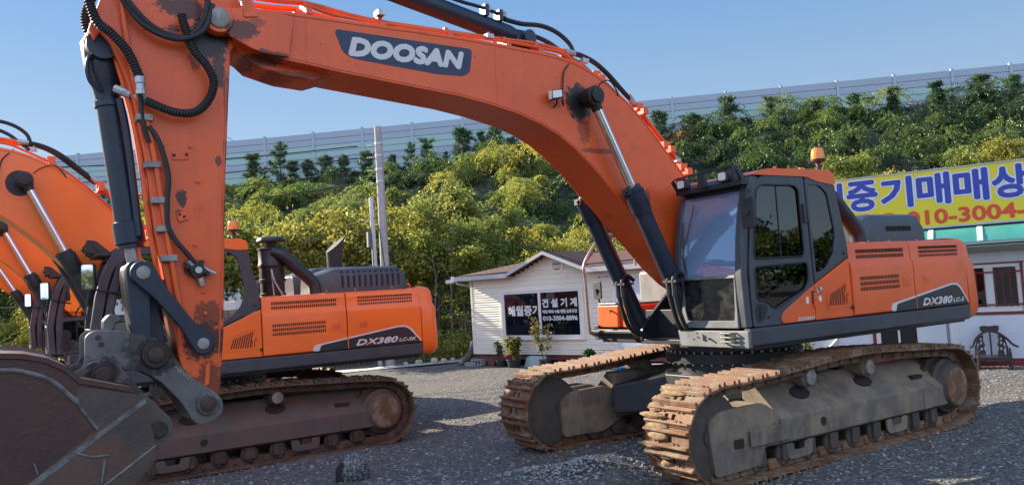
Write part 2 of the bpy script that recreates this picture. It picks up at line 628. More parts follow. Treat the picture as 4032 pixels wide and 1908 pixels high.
def text(name, body, w, h, o, u, v, m, parent=None, bold=.02, shear=0, track=1., thick=.002):
    """raised lettering filling a w by h box whose lower left corner is o"""
    cu = bpy.data.curves.new(name, 'FONT')
    cu.body = body
    cu.size = 1
    cu.shear = shear
    cu.space_character = track
    cu.resolution_u = 3
    base = curve_mesh(cu, name)
    n = len(base.vertices)
    co = np.empty(n * 3)
    base.vertices.foreach_get('co', co)
    co = co.reshape(-1, 3)
    lo, hi = co.min(0), co.max(0)
    sx, sy = w / (hi[0] - lo[0]), h / (hi[1] - lo[1])
    faces = [tuple(p.vertices) for p in base.polygons]
    bpy.data.meshes.remove(base)
    vs, fs = [], []
    offs = [(0, 0)] + ([(bold * math.cos(k * PI / 4), bold * math.sin(k * PI / 4)) for k in range(8)] if bold else [])
    for k, (dx, dy) in enumerate(offs):
        b = len(vs)
        for p in co:
            vs.append(((p[0] - lo[0]) * sx + dx, (p[1] - lo[1]) * sy + dy, thick + k * .00025))
        fs += [tuple(i + b for i in f) for f in faces]
    me = bpy.data.meshes.new(name)
    me.from_pydata(vs, [], fs)
    me.transform(frame_matrix(o, u, v))
    return link(name, me, M[m] if isinstance(m, str) else m, parent)


def copy_tree(o, parent=None):
    c = o.copy()
    C.objects.link(c)
    c.parent = parent
    for ch in list(o.children):
        copy_tree(ch, c)
    return c


# ------------------------------------------------------------------ ground
def smooth01(t):
    t = max(0., min(1., t))
    return t * t * (3 - 2 * t)


BAR_P, BAR_D, BAR_N = V((-9.54, -54.66, 0)), V((-.773, .634, 0)), V((.634, .773, 0))


def ground_z(x, y):
    return -.2 * smooth01((-1.2 - y) / 2.6)


def hill_z(x, y):
    """height of the planted embankment below the noise barrier"""
    p = V((x, y, 0)) - BAR_P
    d = p.dot(BAR_N)
    s = p.dot(BAR_D)
    t = (31.5 - d) / 29
    top = 10.9 + .035 * max(-20, min(60, s))
    return -.2 + (top + .2) * (smooth01(t) * .45 + max(0, min(1, t)) * .55)


M['gravel'] = mat('gravel', (.2, .2, .2), .9)


def gravel_nodes(m):
    nt = m.node_tree
    N, L = nt.nodes, nt.links
    p = N['Principled BSDF']
    geo = N.new('ShaderNodeNewGeometry')

    def vor(sc, feat='F1'):
        v = N.new('ShaderNodeTexVoronoi')
        v.inputs['Scale'].default_value = sc
        v.feature = feat
        L.new(geo.outputs['Position'], v.inputs['Vector'])
        return v

    def noi(sc, d=5):
        n = N.new('ShaderNodeTexNoise')
        n.inputs['Scale'].default_value = sc
        n.inputs['Detail'].default_value = d
        n.inputs['Roughness'].default_value = .65
        L.new(geo.outputs['Position'], n.inputs['Vector'])
        return n.outputs['Fac']
    v1, v2 = vor(27), vor(58)
    sep = N.new('ShaderNodeSeparateColor')
    L.new(v1.outputs['Color'], sep.inputs[0])
    sep2 = N.new('ShaderNodeSeparateColor')
    L.new(v2.outputs['Color'], sep2.inputs[0])
    avg = N.new('ShaderNodeMix')
    avg.inputs[0].default_value = .42
    L.new(sep.outputs[0], avg.inputs[2])
    L.new(sep2.outputs[1], avg.inputs[3])
    cr = N.new('ShaderNodeValToRGB')
    e = cr.color_ramp.elements
    e[0].position, e[0].color = .05, (.03, .03, .031, 1)
    e[1].position, e[1].color = .95, (.5, .485, .465, 1)
    for pos, c in ((.35, (.066, .063, .060, 1)), (.62, (.114, .107, .099, 1)), (.8, (.19, .175, .158, 1))):
        x = e.new(pos)
        x.color = c
    L.new(avg.outputs[0], cr.inputs[0])
    # packed earth showing through in patches and wheel lines
    mr = N.new('ShaderNodeMapRange')
    mr.inputs[1].default_value, mr.inputs[2].default_value = .47, .68
    mp = N.new('ShaderNodeMapping')           # wheel lines run along the row of machines
    mp.inputs['Rotation'].default_value = (0, 0, .35)
    mp.inputs['Scale'].default_value = (.16, 1.5, 1)
    L.new(geo.outputs['Position'], mp.inputs[0])
    rt = N.new('ShaderNodeTexNoise')
    rt.inputs['Scale'].default_value = 1.1
    rt.inputs['Detail'].default_value = 4
    L.new(mp.outputs[0], rt.inputs['Vector'])
    av = N.new('ShaderNodeMix')
    av.inputs[0].default_value = .5
    L.new(noi(.55, 7), av.inputs[2])
    L.new(rt.outputs['Fac'], av.inputs[3])
    L.new(av.outputs[0], mr.inputs[0])
    mr.inputs[4].default_value = .7
    mx = N.new('ShaderNodeMix')
    mx.data_type = 'RGBA'
    L.new(mr.outputs[0], mx.inputs[0])
    L.new(cr.outputs[0], mx.inputs[6])
    mx.inputs[7].default_value = (.128, .107, .084, 1)
    L.new(mx.outputs[2], p.inputs['Base Color'])
    ad = N.new('ShaderNodeMath')
    ad.operation = 'ADD'
    L.new(v1.outputs['Distance'], ad.inputs[0])
    L.new(noi(9, 8), ad.inputs[1])
    b = N.new('ShaderNodeBump')
    b.invert = True
    b.inputs['Strength'].default_value = .8
    b.inputs['Distance'].default_value = .03
    L.new(ad.outputs[0], b.inputs['Height'])
    L.new(b.outputs[0], p.inputs['Normal'])


gravel_nodes(M['gravel'])


def build_ground():
    xs = np.concatenate([np.arange(-400, -22, 42), np.arange(-22, 24, .5), np.arange(24, 400, 42)])
    ys = np.concatenate([np.arange(-400, -26, 42), np.arange(-26, 14, .5), np.arange(14, 400, 42)])
    g = MB()
    for x in xs:
        for y in ys:
            b = .018 * math.sin(x * 1.7 + 2 * math.sin(y * .9)) + .014 * math.sin(y * 2.3 + x * .6) if abs(x) < 24 and -26 < y < 14 else 0
            pile = .2 * math.exp(-(((x - 2.55) / .55) ** 2 + ((y - .25) / .35) ** 2)) + .12 * math.exp(-(((x - 3.3) / .5) ** 2 + ((y + .1) / .3) ** 2))
            g.v.append((x, y, ground_z(x, y) + b + pile))
    m = len(ys)
    for i in range(len(xs) - 1):
        for j in range(m - 1):
            g.f.append((i * m + j, (i + 1) * m + j, (i + 1) * m + j + 1, i * m + j + 1))
    tag(obj('ground', g, 'gravel', smooth=180), 'grey gravel yard with packed earth patches', kind='structure')
    # loose stones lying on the gravel
    st = MB()
    ico = [(0, 0, 1), (.9, 0, .3), (.28, .85, .3), (-.72, .53, .3), (-.72, -.53, .3), (.28, -.85, .3), (.72, .53, -.4), (-.28, .85, -.4), (-.9, 0, -.4), (-.28, -.85, -.4), (.72, -.53, -.4)]
    fac = [(0, 1, 2), (0, 2, 3), (0, 3, 4), (0, 4, 5), (0, 5, 1), (1, 6, 2), (2, 6, 7), (2, 7, 3), (3, 7, 8), (3, 8, 4), (4, 8, 9), (4, 9, 5), (5, 9, 10), (5, 10, 1), (1, 10, 6)]
    for k in range(6500):
        t = rng.random()
        if k < 900:
            x, y = rng.gauss(2.7, .55), rng.gauss(.2, .33)
        else:
            x, y = rng.uniform(-9, 6.2), rng.uniform(-9, 3)
        s = rng.choice((.010, .013, .016, .02, .028 if t < .4 else .015))
        pile = .2 * math.exp(-(((x - 2.55) / .55) ** 2 + ((y - .25) / .35) ** 2)) + .12 * math.exp(-(((x - 3.3) / .5) ** 2 + ((y + .1) / .3) ** 2))
        z = ground_z(x, y) + pile + .018 * math.sin(x * 1.7 + 2 * math.sin(y * .9)) + .014 * math.sin(y * 2.3 + x * .6)
        a = rng.random() * 6.28
        sx, sy, sz = s * rng.uniform(.8, 1.5), s * rng.uniform(.7, 1.2), s * rng.uniform(.5, .9)
        ca, sa = math.cos(a), math.sin(a)
        st.add([(x + sx * p[0] * ca - sy * p[1] * sa, y + sx * p[0] * sa + sy * p[1] * ca, z + sz * .4 + sz * p[2]) for p in ico], fac)
    M['stone'] = mat('loose_stones', (.17, .165, .16), .9, col2=(.36, .34, .32), scale=30, lo=.45, hi=.6)
    tag(obj('loose_gravel', st, 'stone', smooth=0), 'loose pale stones strewn over the gravel yard', kind='stuff')


build_ground()


# ------------------------------------------------------------------ excavators
SHOE = None


def shoe_mesh(m):
    b = MB()
    t = .022
    # plate built round two mud holes
    for y0, y1 in ((-.3, -.075), (-.025, .025), (.075, .3)):
        b.box(-.104, .104, y0, y1, 0, t)
    for y0, y1 in ((-.075, -.025), (.025, .075)):
        b.box(-.104, -.036, y0, y1, 0, t)
        b.box(.025, .104, y0, y1, 0, t)
    for x, h, w in ((-.076, .042, .019), (.066, .040, .019)):
        prof = [(x - w * 1.2, t - .002), (x + w * 1.2, t - .002), (x + w * .7, t + h * .85), (x + w * .4, t + h), (x - w * .4, t + h), (x - w * .7, t + h * .85)]
        b.prism(prof, -.298, .298)
    for s in (-1, 1):
        b.prism(rnd([(-.125, -.095), (-.125, -.03), (-.08, -.004), (.08, -.004), (.125, -.03), (.125, -.095), (.05, -.105), (-.05, -.105)], .02, 2), s * .075, s * .125)
        for bx in (-.05, .05):
            b.cyl((bx, s * .1, t), (bx, s * .1, t + .016), .015, n=6)
            b.cyl((bx, s * .155, t), (bx, s * .155, t + .016), .015, n=6)
    b.cyl((.108, -.15, -.06), (.108, .15, -.06), .024, n=8)
    me = b.mesh('track_shoe', 30)
    me.materials.append(m)
    return me


def track_path():
    P = [(-2.25, .03), (-1.2, .03), (0, .03), (1.2, .03), (2.08, .03)]
    P += [(2.08 + .47 * math.sin(a), .5 - .47 * math.cos(a)) for a in [PI * k / 14 for k in range(1, 14)]]
    P += [(2.08, .97), (1.75, .975), (1.3, .995), (.9, 1.022), (.48, 1.055), (.1, 1.075), (-.3, 1.085), (-.63, 1.08), (-1.0, 1.06), (-1.4, 1.035), (-1.85, 1.01), (-2.25, .98)]
    P += [(-2.25 - .475 * math.sin(a), .505 + .475 * math.cos(a)) for a in [PI * k / 14 for k in range(1, 14)]]
    return [V((x, 0, z)) for x, z in P]


def build_track(root, side, shoe, n=55, rs=0):
    tr = bpy.data.objects.new('crawler_track', None)
    C.objects.link(tr)
    tr.parent = root
    P = track_path()
    Lc = [0]
    Q = P + [P[0]]
    for a, b in zip(Q, Q[1:]):
        Lc.append(Lc[-1] + (b - a).length)
    r2 = random.Random(rs)

    def at(s):
        s %= Lc[-1]
        i = next(j for j in range(len(P)) if Lc[j + 1] >= s)
        return Q[i].lerp(Q[i + 1], (s - Lc[i]) / (Lc[i + 1] - Lc[i]))
    st = Lc[-1] / n
    for k in range(n):
        a, b = at((k - .5) * st + .03), at((k + .5) * st + .03)
        t = (b - a).normalized()
        nn = V((t.z, 0, -t.x))
        c = (a + b) / 2
        o = bpy.data.objects.new('track_shoe', shoe)
        C.objects.link(o)
        o.parent = tr
        m = Matrix(((t.x, 0, nn.x, c.x), (0, 1, 0, 1.37 * side + r2.uniform(-.004, .004)), (t.z, 0, nn.z, c.z), (0, 0, 0, 1)))
        o.matrix_local = m
    return tr


def build_undercarriage(root, fm, shoe, hid=False, rs=0):
    for s in (1, -1):
        if hid and s < 0:
            continue
        build_track(root, s, shoe, rs=rs + s)
        b = MB()
        sec = [(1.10, .30), (1.08, .85), (1.24, .885), (1.555, .58), (1.585, .545), (1.585, .30), (1.50, .25), (1.2, .25)]
        b.prism([(y * s, z) for y, z in sec], -2.1, 1.12, 'x')
        b.box(-2.12, -1.55, min(1.585 * s, 1.60 * s), max(1.585 * s, 1.60 * s), .30, .55)
        b.prism(rnd([(1.1, .29), (1.1, .60), (1.36, .745), (1.98, .735), (2.17, .64), (2.11, .10), (1.44, .12), (1.38, .29)], .06), 1.28 * s, 1.56 * s)
        b.box(1.02, 1.62, min(1.588 * s, 1.605 * s), max(1.588 * s, 1.605 * s), .33, .50)
        f = obj('track_frame', b, fm, root, .012)
        h = MB()
        dv = V((0, .315, -.305)).normalized()
        for x, w in ((.55, .15), (-.62, .15)):
            q = V((x, 1.40 * s, .737))
            nrm = V((0, .305 * s, .315)).normalized()
            uu = V((0, .315 * s, -.305)).normalized()
            h.loft([[q + nrm * t + V((1, 0, 0)) * w * math.cos(a) + uu * .085 * math.sin(a) for a in [2 * PI * k / 20 for k in range(20)]] for t in (-.02, .012)])
        h.cyl((.42, 1.57 * s, .43), (.42, 1.59 * s, .43), .05, n=14)
        h.prism(rnd([(1.68, .33), (1.83, .34), (1.83, .43), (1.68, .43)], .02), 1.54 * s, 1.564 * s)
        h.box(-1.72, -1.5, min(1.36 * s, 1.5 * s), max(1.36 * s, 1.5 * s), .66, .70)
        obj('frame_opening', h, 'slot', f)
        w = MB()
        w.lathe((2.08, 1.21 * s, .5), (0, s, 0), [(.36, 0), (.42, .01), (.42, .1), (.445, .11), (.445, .2), (.42, .21), (.42, .29), (.38, .30), (.12, .305), (.12, .32), (0, .32)], 32)
        obj('idler_wheel', w, 'roller_dark' if fm == 'frame' else 'rust_dark', root)
        w = MB()
        w.prism(rnd([(1.0, .26), (1.0, .62), (1.25, .72), (1.80, .70), (1.98, .60), (1.96, .14), (1.30, .13)], .06), 1.13 * s, 1.205 * s)
        obj('idler_guard', w, fm, root, .012)
        w = MB()
        gear = []
        for k in range(42):
            a = 2 * PI * k / 42
            gear.append((-2.25 + (.40 if k % 2 else .445) * math.cos(a), .505 + (.40 if k % 2 else .445) * math.sin(a)))
        w.prism(gear, 1.32 * s, 1.42 * s)
        obj('sprocket', w, 'rust_dark', root)
        w = MB()
        w.lathe((-2.25, 1.15 * s, .505), (0, s, 0), [(.34, 0), (.34, .35), (.30, .37), (.27, .46), (.25, .485), (0, .487)], 28)
        d = obj('final_drive', w, 'roller_dark' if fm == 'frame' else fm, root)
        w = MB()
        w.lathe((-2.25, 1.63 * s, .505), (0, s, 0), [(.235, 0), (.235, .012), (.2, .018), (0, .02)], 28)
        obj('drive_cover', w, 'rust', d)
        for x in (.47, -.63):
            w = MB()
            w.lathe((x, 1.12 * s, .905), (0, s, 0), [(.07, 0), (.07, .05), (.115, .06), (.115, .13), (.10, .14), (.10, .25), (.115, .26), (.115, .34), (.09, .37), (.085, .385)], 22)
            w.box(x - .07, x + .07, min(1.1 * s, 1.2 * s), max(1.1 * s, 1.2 * s), .7, .86)
            cr = obj('carrier_roller', w, 'frame' if fm == 'frame' else 'rust_dark', root)
            w = MB()
            w.lathe((x, 1.503 * s, .905), (0, s, 0), [(.084, 0), (.084, .012), (.07, .02), (0, .02)], 20)
            obj('roller_cap', w, 'pin', cr)
        for k in range(9):
            x = 1.42 - k * .405
            w = MB()
            w.lathe((x, 1.14 * s, .165), (0, s, 0), [(.06, 0), (.06, .02), (.125, .03), (.125, .09), (.1, .1), (.1, .31), (.125, .32), (.125, .37), (.07, .38), (.06, .39)], 18)
            w.box(x - .07, x + .07, min(1.50 * s, 1.555 * s), max(1.50 * s, 1.555 * s), .10, .27)
            obj('track_roller', w, 'rust_dark' if fm != 'frame' else 'roller_dark', root, .012)
        for x0 in (.82, -1.0):
            w = MB()
            w.prism(rnd([(x0 - .20, .13), (x0 - .15, .10), (x0 + .15, .10), (x0 + .20, .13), (x0 + .22, .27), (x0 + .1, .27), (x0 + .08, .19), (x0 - .08, .19), (x0 - .1, .27), (x0 - .22, .27)], .02), 1.54 * s, 1.565 * s)
            obj('track_guard', w, fm, root, .006)
    if fm == 'frame':                       # cakes of dried mud left on the front shoes
        q = random.Random(17)
        for s in (1, -1):
            w = MB()
            P = track_path()
            for k in range(13 if s > 0 else 7):
                a = PI * (.16 + .062 * k) if s > 0 else PI * (.72 + .05 * k)
                if a < PI:
                    c, t, n_ = V((2.08 + .492 * math.sin(a), 0, .5 - .492 * math.cos(a))), V((math.cos(a), 0, math.sin(a))), V((math.sin(a), 0, -math.cos(a)))
                else:
                    c, t, n_ = V((2.08 - (a - PI) * 1.1, 0, .992 + (a - PI) * .02)), V((-1, 0, 0)), V((0, 0, 1))
                yc = q.uniform(1.14, 1.36) * s
                wy, wx, hh = q.uniform(.08, .2), q.uniform(.03, .055), q.uniform(.015, .04)
                rings = []
                for r_, h_ in ((1.0, -.01), (.92, .4), (.7, .8), (.35, 1.0)):
                    rings.append([c + t * (wx * r_ * math.cos(b_) * q.uniform(.8, 1.15)) + V((0, yc + wy * r_ * math.sin(b_) * q.uniform(.85, 1.15), 0)) + n_ * (hh * h_ * q.uniform(.8, 1.25)) for b_ in [2 * PI * j / 16 for j in range(16)]])
                w.loft(rings)
            tag(obj('dried_mud', w, 'mud', root, 0, 60), None, None, None, 'stuff')
    b = MB()
    b.prism(ell(0, 0, .95, n=8, rot=PI / 8), .42, .88, 'z')
    for sx in (1, -1):
        for sy in (1, -1):
            p0, p1 = V((.45 * sx, .45 * sy, 0)), V((1.05 * sx, 1.16 * sy, 0))
            side = V((-(p1 - p0).y, (p1 - p0).x, 0)).normalized()
            b.loft([[p0 + side * .42 + V((0, 0, .44)), p0 - side * .42 + V((0, 0, .44)), p0 - side * .42 + V((0, 0, .9)), p0 + side * .42 + V((0, 0, .9))],
                    [p1 + side * .26 + V((0, 0, .36)), p1 - side * .26 + V((0, 0, .36)), p1 - side * .26 + V((0, 0, .72)), p1 + side * .26 + V((0, 0, .72))]])
    cb = obj('car_body', b, 'black' if fm == 'frame' else fm, root, .02)
    for y in (.55, -.55):
        b = MB()
        b.box(.85, 1.6, y - .6 if y > 0 else y - .5, y + .5 if y > 0 else y + .6, .37, .40)
    b = MB()
    b.lathe((0, 0, .86), (0, 0, 1), [(.78, 0), (.78, .15), (.86, .16), (.86, .28), (.80, .285), (.80, .38), (.88, .39), (.88, .47)], 48)
    sb = obj('swing_bearing', b, 'black', root)
    b = MB()
    for k in range(44):
        a = 2 * PI * k / 44
        b.cyl((.83 * math.cos(a), .83 * math.sin(a), 1.135), (.83 * math.cos(a), .83 * math.sin(a), 1.165), .018, n=6)
        b.cyl((.865 * math.cos(a), .865 * math.sin(a), 1.0), (.865 * math.cos(a), .865 * math.sin(a), 1.02), .016, n=6)
    tag(obj('bearing_bolts', b, 'steel', sb), kind='stuff')


def slots(name, parent, x0, x1, z0, z1, rows, nn, y, duty=.5, m='slot'):
    """rows of upright vent slots on the left flank, as dark openings in the panel"""
    b = MB()
    rh = (z1 - z0) / rows
    dx = (x0 - x1) / nn
    for r in range(rows):
        za, zb = z0 + rh * r + rh * .12, z0 + rh * (r + 1) - rh * .12
        for k in range(nn):
            x = x0 - dx * (k + .5)
            w = dx * duty / 2
            b.prism([(x - w, za + w * .6), (x, za), (x + w, za + w * .6), (x + w, zb - w * .6), (x, zb), (x - w, zb - w * .6)], y - .012, y + .0018)
    return obj(name, b, m, parent)


def build_upper(root, op, cw_label, long_text):
    # turntable platform, skirts and front panel
    b = MB()
    b.box(-3.0, 1.34, .40, 1.42, 1.27, 1.34)
    b.box(-3.0, 1.0, -1.42, .40, 1.27, 1.34)
    b.box(-1.2, 1.0, -.62, .38, 1.33, 1.7)
    obj('platform', b, 'black', root, .01)
    for s in (1, -1):
        b = MB()
        b.prism([(1.40 * s, 1.305), (1.46 * s, 1.30), (1.49 * s, 1.33), (1.492 * s, 1.49), (1.47 * s, 1.505), (1.40 * s, 1.505)], -3.02, 1.375 if s > 0 else 1.08, 'x')
        obj('side_skirt', b, 'dark', root, .008)
    b = MB()
    b.prism([(.46, 1.48), (.50, 1.30), (1.485, 1.30), (1.492, 1.485)], 1.345, 1.408, 'x')
    fp = obj('front_panel', b, 'grey', root, .01)
    b = MB()
    for z in (1.37, 1.415, 1.46):
        b.tube([(1.41, 1.14, z), (1.455, 1.15, z), (1.46, 1.24, z), (1.455, 1.31, z), (1.41, 1.325, z)], .011, 8, 3)
    b.prism(rnd([(.82, 1.38), (.86, 1.38), (.86, 1.44), (.82, 1.45)], .015), 1.405, 1.43, 'x')
    b.cyl((1.405, .945, 1.395), (1.45, .945, 1.395), .012, n=8)
    obj('step_handle', b, 'grey', fp)
    b = MB()
    b.box(1.40, 1.412, 1.16, 1.31, 1.36, 1.47)
    for y, z in ((.76, 1.455), (.765, 1.41), (.70, 1.385), (.78, 1.405)):
        b.cyl((1.40, y, z), (1.413, y, z), .009, n=8)
    obj('step_opening', b, 'slot', fp)
    # rear housing with its two left doors
    b = MB()
    b.prism([(-1.40, 1.50), (-1.40, 2.2), (-1.3, 2.36), (1.25, 2.36), (1.40, 2.28), (1.43, 1.51)], -3.015, -.47, 'x')
    hs = obj('engine_housing', b, op, root, .02)
    sec = [(1.40, 1.515), (1.475, 1.515), (1.492, 1.53), (1.492, 2.07), (1.484, 2.12), (1.462, 2.155), (1.458, 2.29), (1.45, 2.34), (1.42, 2.375), (1.36, 2.388), (1.2, 2.39), (1.2, 2.34), (1.38, 2.30)]
    doors = []
    for x0, x1 in ((-.462, -1.742), (-1.758, -3.012)):
        b = MB()
        b.prism(sec, x1, x0, 'x')
        doors.append(obj('side_door', b, op, root, .008))
    Y = 1.492
    slots('vent_slots', doors[0], -.60, -1.60, 2.175, 2.305, 2, 33, 1.461, .62)
    slots('vent_slots', doors[0], -.60, -1.41, 1.79, 1.98, 3, 27, Y, .62)
    slots('vent_slots', doors[1], -1.94, -2.88, 2.115 + .045, 2.315, 3, 30, 1.461, .62)
    for d, x0, x1, z0, z1 in ((doors[0], -1.49, -1.66, 1.815, 1.93), (doors[1], -1.93, -2.10, 1.825, 1.94)):
        b = MB()
        b.prism(rnd([(x0, z0), (x1, z0), (x1, z1), (x0, z1)], .012, 2) if False else [(x1, z0), (x0, z0), (x0, z1), (x1, z1)], Y - .01, Y + .006)
        la = obj('door_latch', b, op, d, .004)
        b = MB()
        xm = (x0 + x1) / 2
        b.box(xm - .055, xm + .055, Y - .01, Y + .0085, z0 + .02, z1 - .022)
        la2 = MB()
        la2.cyl((xm + .01, Y + .006, (z0 + z1) / 2 + .02), (xm + .01, Y + .018, (z0 + z1) / 2 + .02), .014, n=10)
        obj('latch_recess', b, 'orange' if op != 'orange_new' else 'orange_worn', d)
        obj('latch_lock', la2, 'zinc', d)
    # black flash with its pale edge and the type lettering
    fl = [(-1.19, 1.55), (-1.22, 1.615), (-2.60, 1.805), (-2.74, 1.80), (-2.83, 1.745), (-3.005, 1.53), (-1.21, 1.522)]
    b = MB()
    b.prism(rnd(fl, .03, 3), Y, Y + .0025)
    obj('flash_edge', b, 'letter_white', doors[1])
    fl2 = [(-1.30, 1.555), (-1.325, 1.605), (-2.60, 1.782), (-2.72, 1.777), (-2.80, 1.73), (-2.985, 1.523), (-1.29, 1.517)]
    b = MB()
    for xa, xb in ((-1.28, -1.742), (-1.758, -3.01)):
        pass
    b.prism(rnd(fl2, .025, 3), Y, Y + .005)
    obj('flash', b, 'decal_black', doors[1])
    b = MB()
    b.box(-1.757, -1.743, Y, Y + .0062, 1.52, 1.71)
    obj('door_gap', b, op, doors[1])
    text('lettering', 'DX380', .70, .085, (-1.88, Y + .005, 1.553), (-1, 0, 0), (-.04, 0, 1), 'letter_white', doors[1], .006, .32, 1.02)
    text('lettering', long_text, .27 if long_text == 'LC-5' else .30, .05, (-2.60, Y + .005, 1.556), (-1, 0, 0), (-.04, 0, 1), 'letter_white', doors[1], .003, .3, 1.02)
    b = MB()
    b.prism([(-2.03, 1.552), (-2.075, 1.552), (-2.13, 1.60), (-2.11, 1.60)], Y + .006, Y + .0095)
    obj('lettering_accent', b, 'orange_new', doors[1])
    # panel between the cab and the doors
    pn = [(-.452, 2.20), (.225, 1.915), (.245, 1.515), (-.452, 1.515)]
    b = MB()
    b.prism(pn, 1.40, 1.472)
    qp = obj('corner_panel', b, op, root, .012)
    vt = rnd([(.035, 1.80), (-.01, 1.835), (-.30, 1.94), (-.345, 1.925), (-.375, 1.66), (-.35, 1.635), (.0, 1.625), (.03, 1.65)], .03, 3)
    plate('vent_frame', vt, [rnd([(.015, 1.795), (-.02, 1.825), (-.295, 1.922), (-.33, 1.91), (-.355, 1.665), (-.33, 1.652), (-.01, 1.643), (.012, 1.66)], .025, 3)], .012, (0, 1.474, 0), (1, 0, 0), (0, 0, 1), op, qp)
    b = MB()
    for k in range(11):
        x = .0 - k * .033
        z0, z1 = 1.66, min(1.90, 1.80 + k * .011)
        for (a, c) in ((0, .5), (.5, 1)):
            za, zc = z0 + (z1 - z0) * a, z0 + (z1 - z0) * c
        b.prism([(x, z0), (x - .016, z0), (x - .016 - .05, z1), (x - .05, z1)] if x - .066 > -.35 else [(x, z0), (x - .01, z0), (x - .015, z0 + .1), (x - .005, z0 + .1)], 1.46, 1.4738)
    obj('vent_slots', b, 'slot', qp)
    b = MB()
    b.cyl((-.36, 1.46, 1.635 + .14), (-.36, 1.485, 1.775), .012, n=8)
    b.cyl((-.43, 1.46, 1.62), (-.43, 1.492, 1.62), .022, n=10)
    obj('panel_lock', b, 'black', qp)
    # counterweight
    rings = []
    for z, ins in ((1.30, .10), (1.335, .05), (1.40, .01), (1.55, 0), (2.04, .015), (2.09, .03), (2.13, .055), (2.30, .07), (2.36, .10), (2.40, .16), (2.415, .26)):
        hw = 1.50 - ins
        ring = [(-3.022, hw, z)]
        rad = .26
        xe = lambda y: -3.38 + ins * .9 - .20 * (1 - (y / 1.5) ** 2)
        for k in range(9):
            a = (PI / 2) * k / 8
            ring.append((xe(hw) + rad * .75 - rad * .75 * math.sin(a), hw - rad + rad * math.cos(a), z))
        for k in range(1, 12):
            y = (hw - rad) * (1 - 2 * k / 12)
            ring.append((xe(y), y, z))
        for k in range(9):
            a = (PI / 2) * k / 8
            ring.append((xe(hw) + rad * .75 - rad * .75 * math.cos(a), -(hw - rad + rad * math.sin(a)), z))
        ring.append((-3.022, -hw, z))
        rings.append(ring)
    b = MB()
    b.loft(rings)
    cw = obj('counterweight', b, op, root, 0, 40)
    b = MB()
    for y in (.75, -.75):
        b.tube([(-3.12, y, 2.39), (-3.12, y, 2.455), (-3.15, y, 2.475), (-3.18, y, 2.455), (-3.18, y, 2.39)], .018, 8, 4)
    obj('lifting_eye', b, op, cw)
    # engine hood and its slots
    for y0, y1, dz in ((.28, .98, 0), (-1.05, .10, .05)):
        ym = (y0 + y1) / 2
        b = MB()
        rr = []
        for x, z0, z1, e in ((-1.40, 2.37, 2.66 + dz, .08), (-1.66, 2.37, 2.74 + dz, .0), (-1.80, 2.37, 2.785 + dz, 0), (-2.9, 2.37, 2.79 + dz, 0), (-3.02, 2.37, 2.70 + dz, .02), (-3.07, 2.37, 2.55 + dz, .04)):
            rr.append([(x, y0 + e, z0), (x, y1 - e, z0), (x, y1 - e - .01, z1 - .13), (x, y1 - e - .06, z1 - .03), (x, y1 - e - .13, z1), (x, y0 + e + .13, z1), (x, y0 + e + .05, z1 - .04), (x, y0 + e, z1 - .14)])
        b.loft(rr)
        hd = obj('engine_hood', b, 'dark', root, .015)
        if dz == 0:
            s = MB()
            if long_text == 'LC-5':
                for xa, xb, za, zb in ((-2.0, -2.62, 2.665, 2.72), (-2.06, -2.66, 2.55, 2.615)):
                    for k in range(19):
                        x = xa + (xb - xa) * (k + .5) / 19
                        yy = y1 - .06 + (.0 if za > 2.6 else .042)
                        s.box(x - .009, x + .009, yy - .03, yy + .018, za, zb)
            else:
                for k in range(11):
                    x = -1.9 - k * .098
                    s.prism(rnd([(x - .017, 2.46), (x + .017, 2.46), (x + .017, 2.66), (x - .017, 2.66)], .016, 3), y1 - .04, y1 + .0015)
                    s.prism(rnd([(x - .017, 2.665), (x + .017, 2.665), (x + .017, 2.73), (x - .017, 2.73)], .016, 3), y1 - .09, y1 - .028)
            obj('hood_slots', s, 'slot', hd)
            s = MB()
            for x in (-1.62, -2.1, -2.75):
                s.cyl((x, y1 - .03, 2.42), (x, y1 + .008, 2.42), .013, n=8)
            obj('hood_bolts', s, 'zinc', hd)
    # air cleaner with rain cap, and the bent duct
    b = MB()
    b.lathe((-.85, .72, 2.38), (0, 0, 1), [(.19, 0), (.2, .02), (.2, .05), (.185, .06), (.185, .22), (.205, .235), (.205, .27), (.19, .28), (.19, .45), (.21, .47), (.21, .51), (.2, .53), (.2, .72), (.215, .735), (.215, .75), (.19, .765), (.08, .775), (.08, .87)], 28)
    ac = obj('air_cleaner', b, 'black', root)
    b = MB()
    b.lathe((-.85, .72, 3.225), (0, 0, 1), [(.12, 0), (.215, .005), (.222, .03), (.2, .075), (.15, .09), (.04, .098), (0, .1)], 28)
    obj('rain_cap', b, 'black', ac)
    b = MB()
    b.tube([(-.82, .86, 3.08), (-.98, .93, 3.0), (-1.15, .95, 2.82), (-1.33, .95, 2.66), (-1.43, .95, 2.54), (-1.45, .95, 2.38)], [.085, .09, .095, .1, .1, .1, .1, .1, .1, .1, .1, .1, .1, .1, .1, .1, .1, .1, .1, .1, .1], 14, 4)
    b.lathe((-.80, .845, 3.09), (.3, .2, .15), [(.1, -.02), (.1, .02)], 14)
    obj('intake_duct', b, 'black', ac)
    b = MB()
    b.tube([(-.78, .93, 2.8), (-.82, .96, 2.6), (-.93, .98, 2.39)], .014, 6, 3)
    b.tube([(-.78, .93, 2.8), (-.80, .95, 2.39)], .014, 6)
    obj('cleaner_bracket', b, 'zinc', ac)
    b = MB()
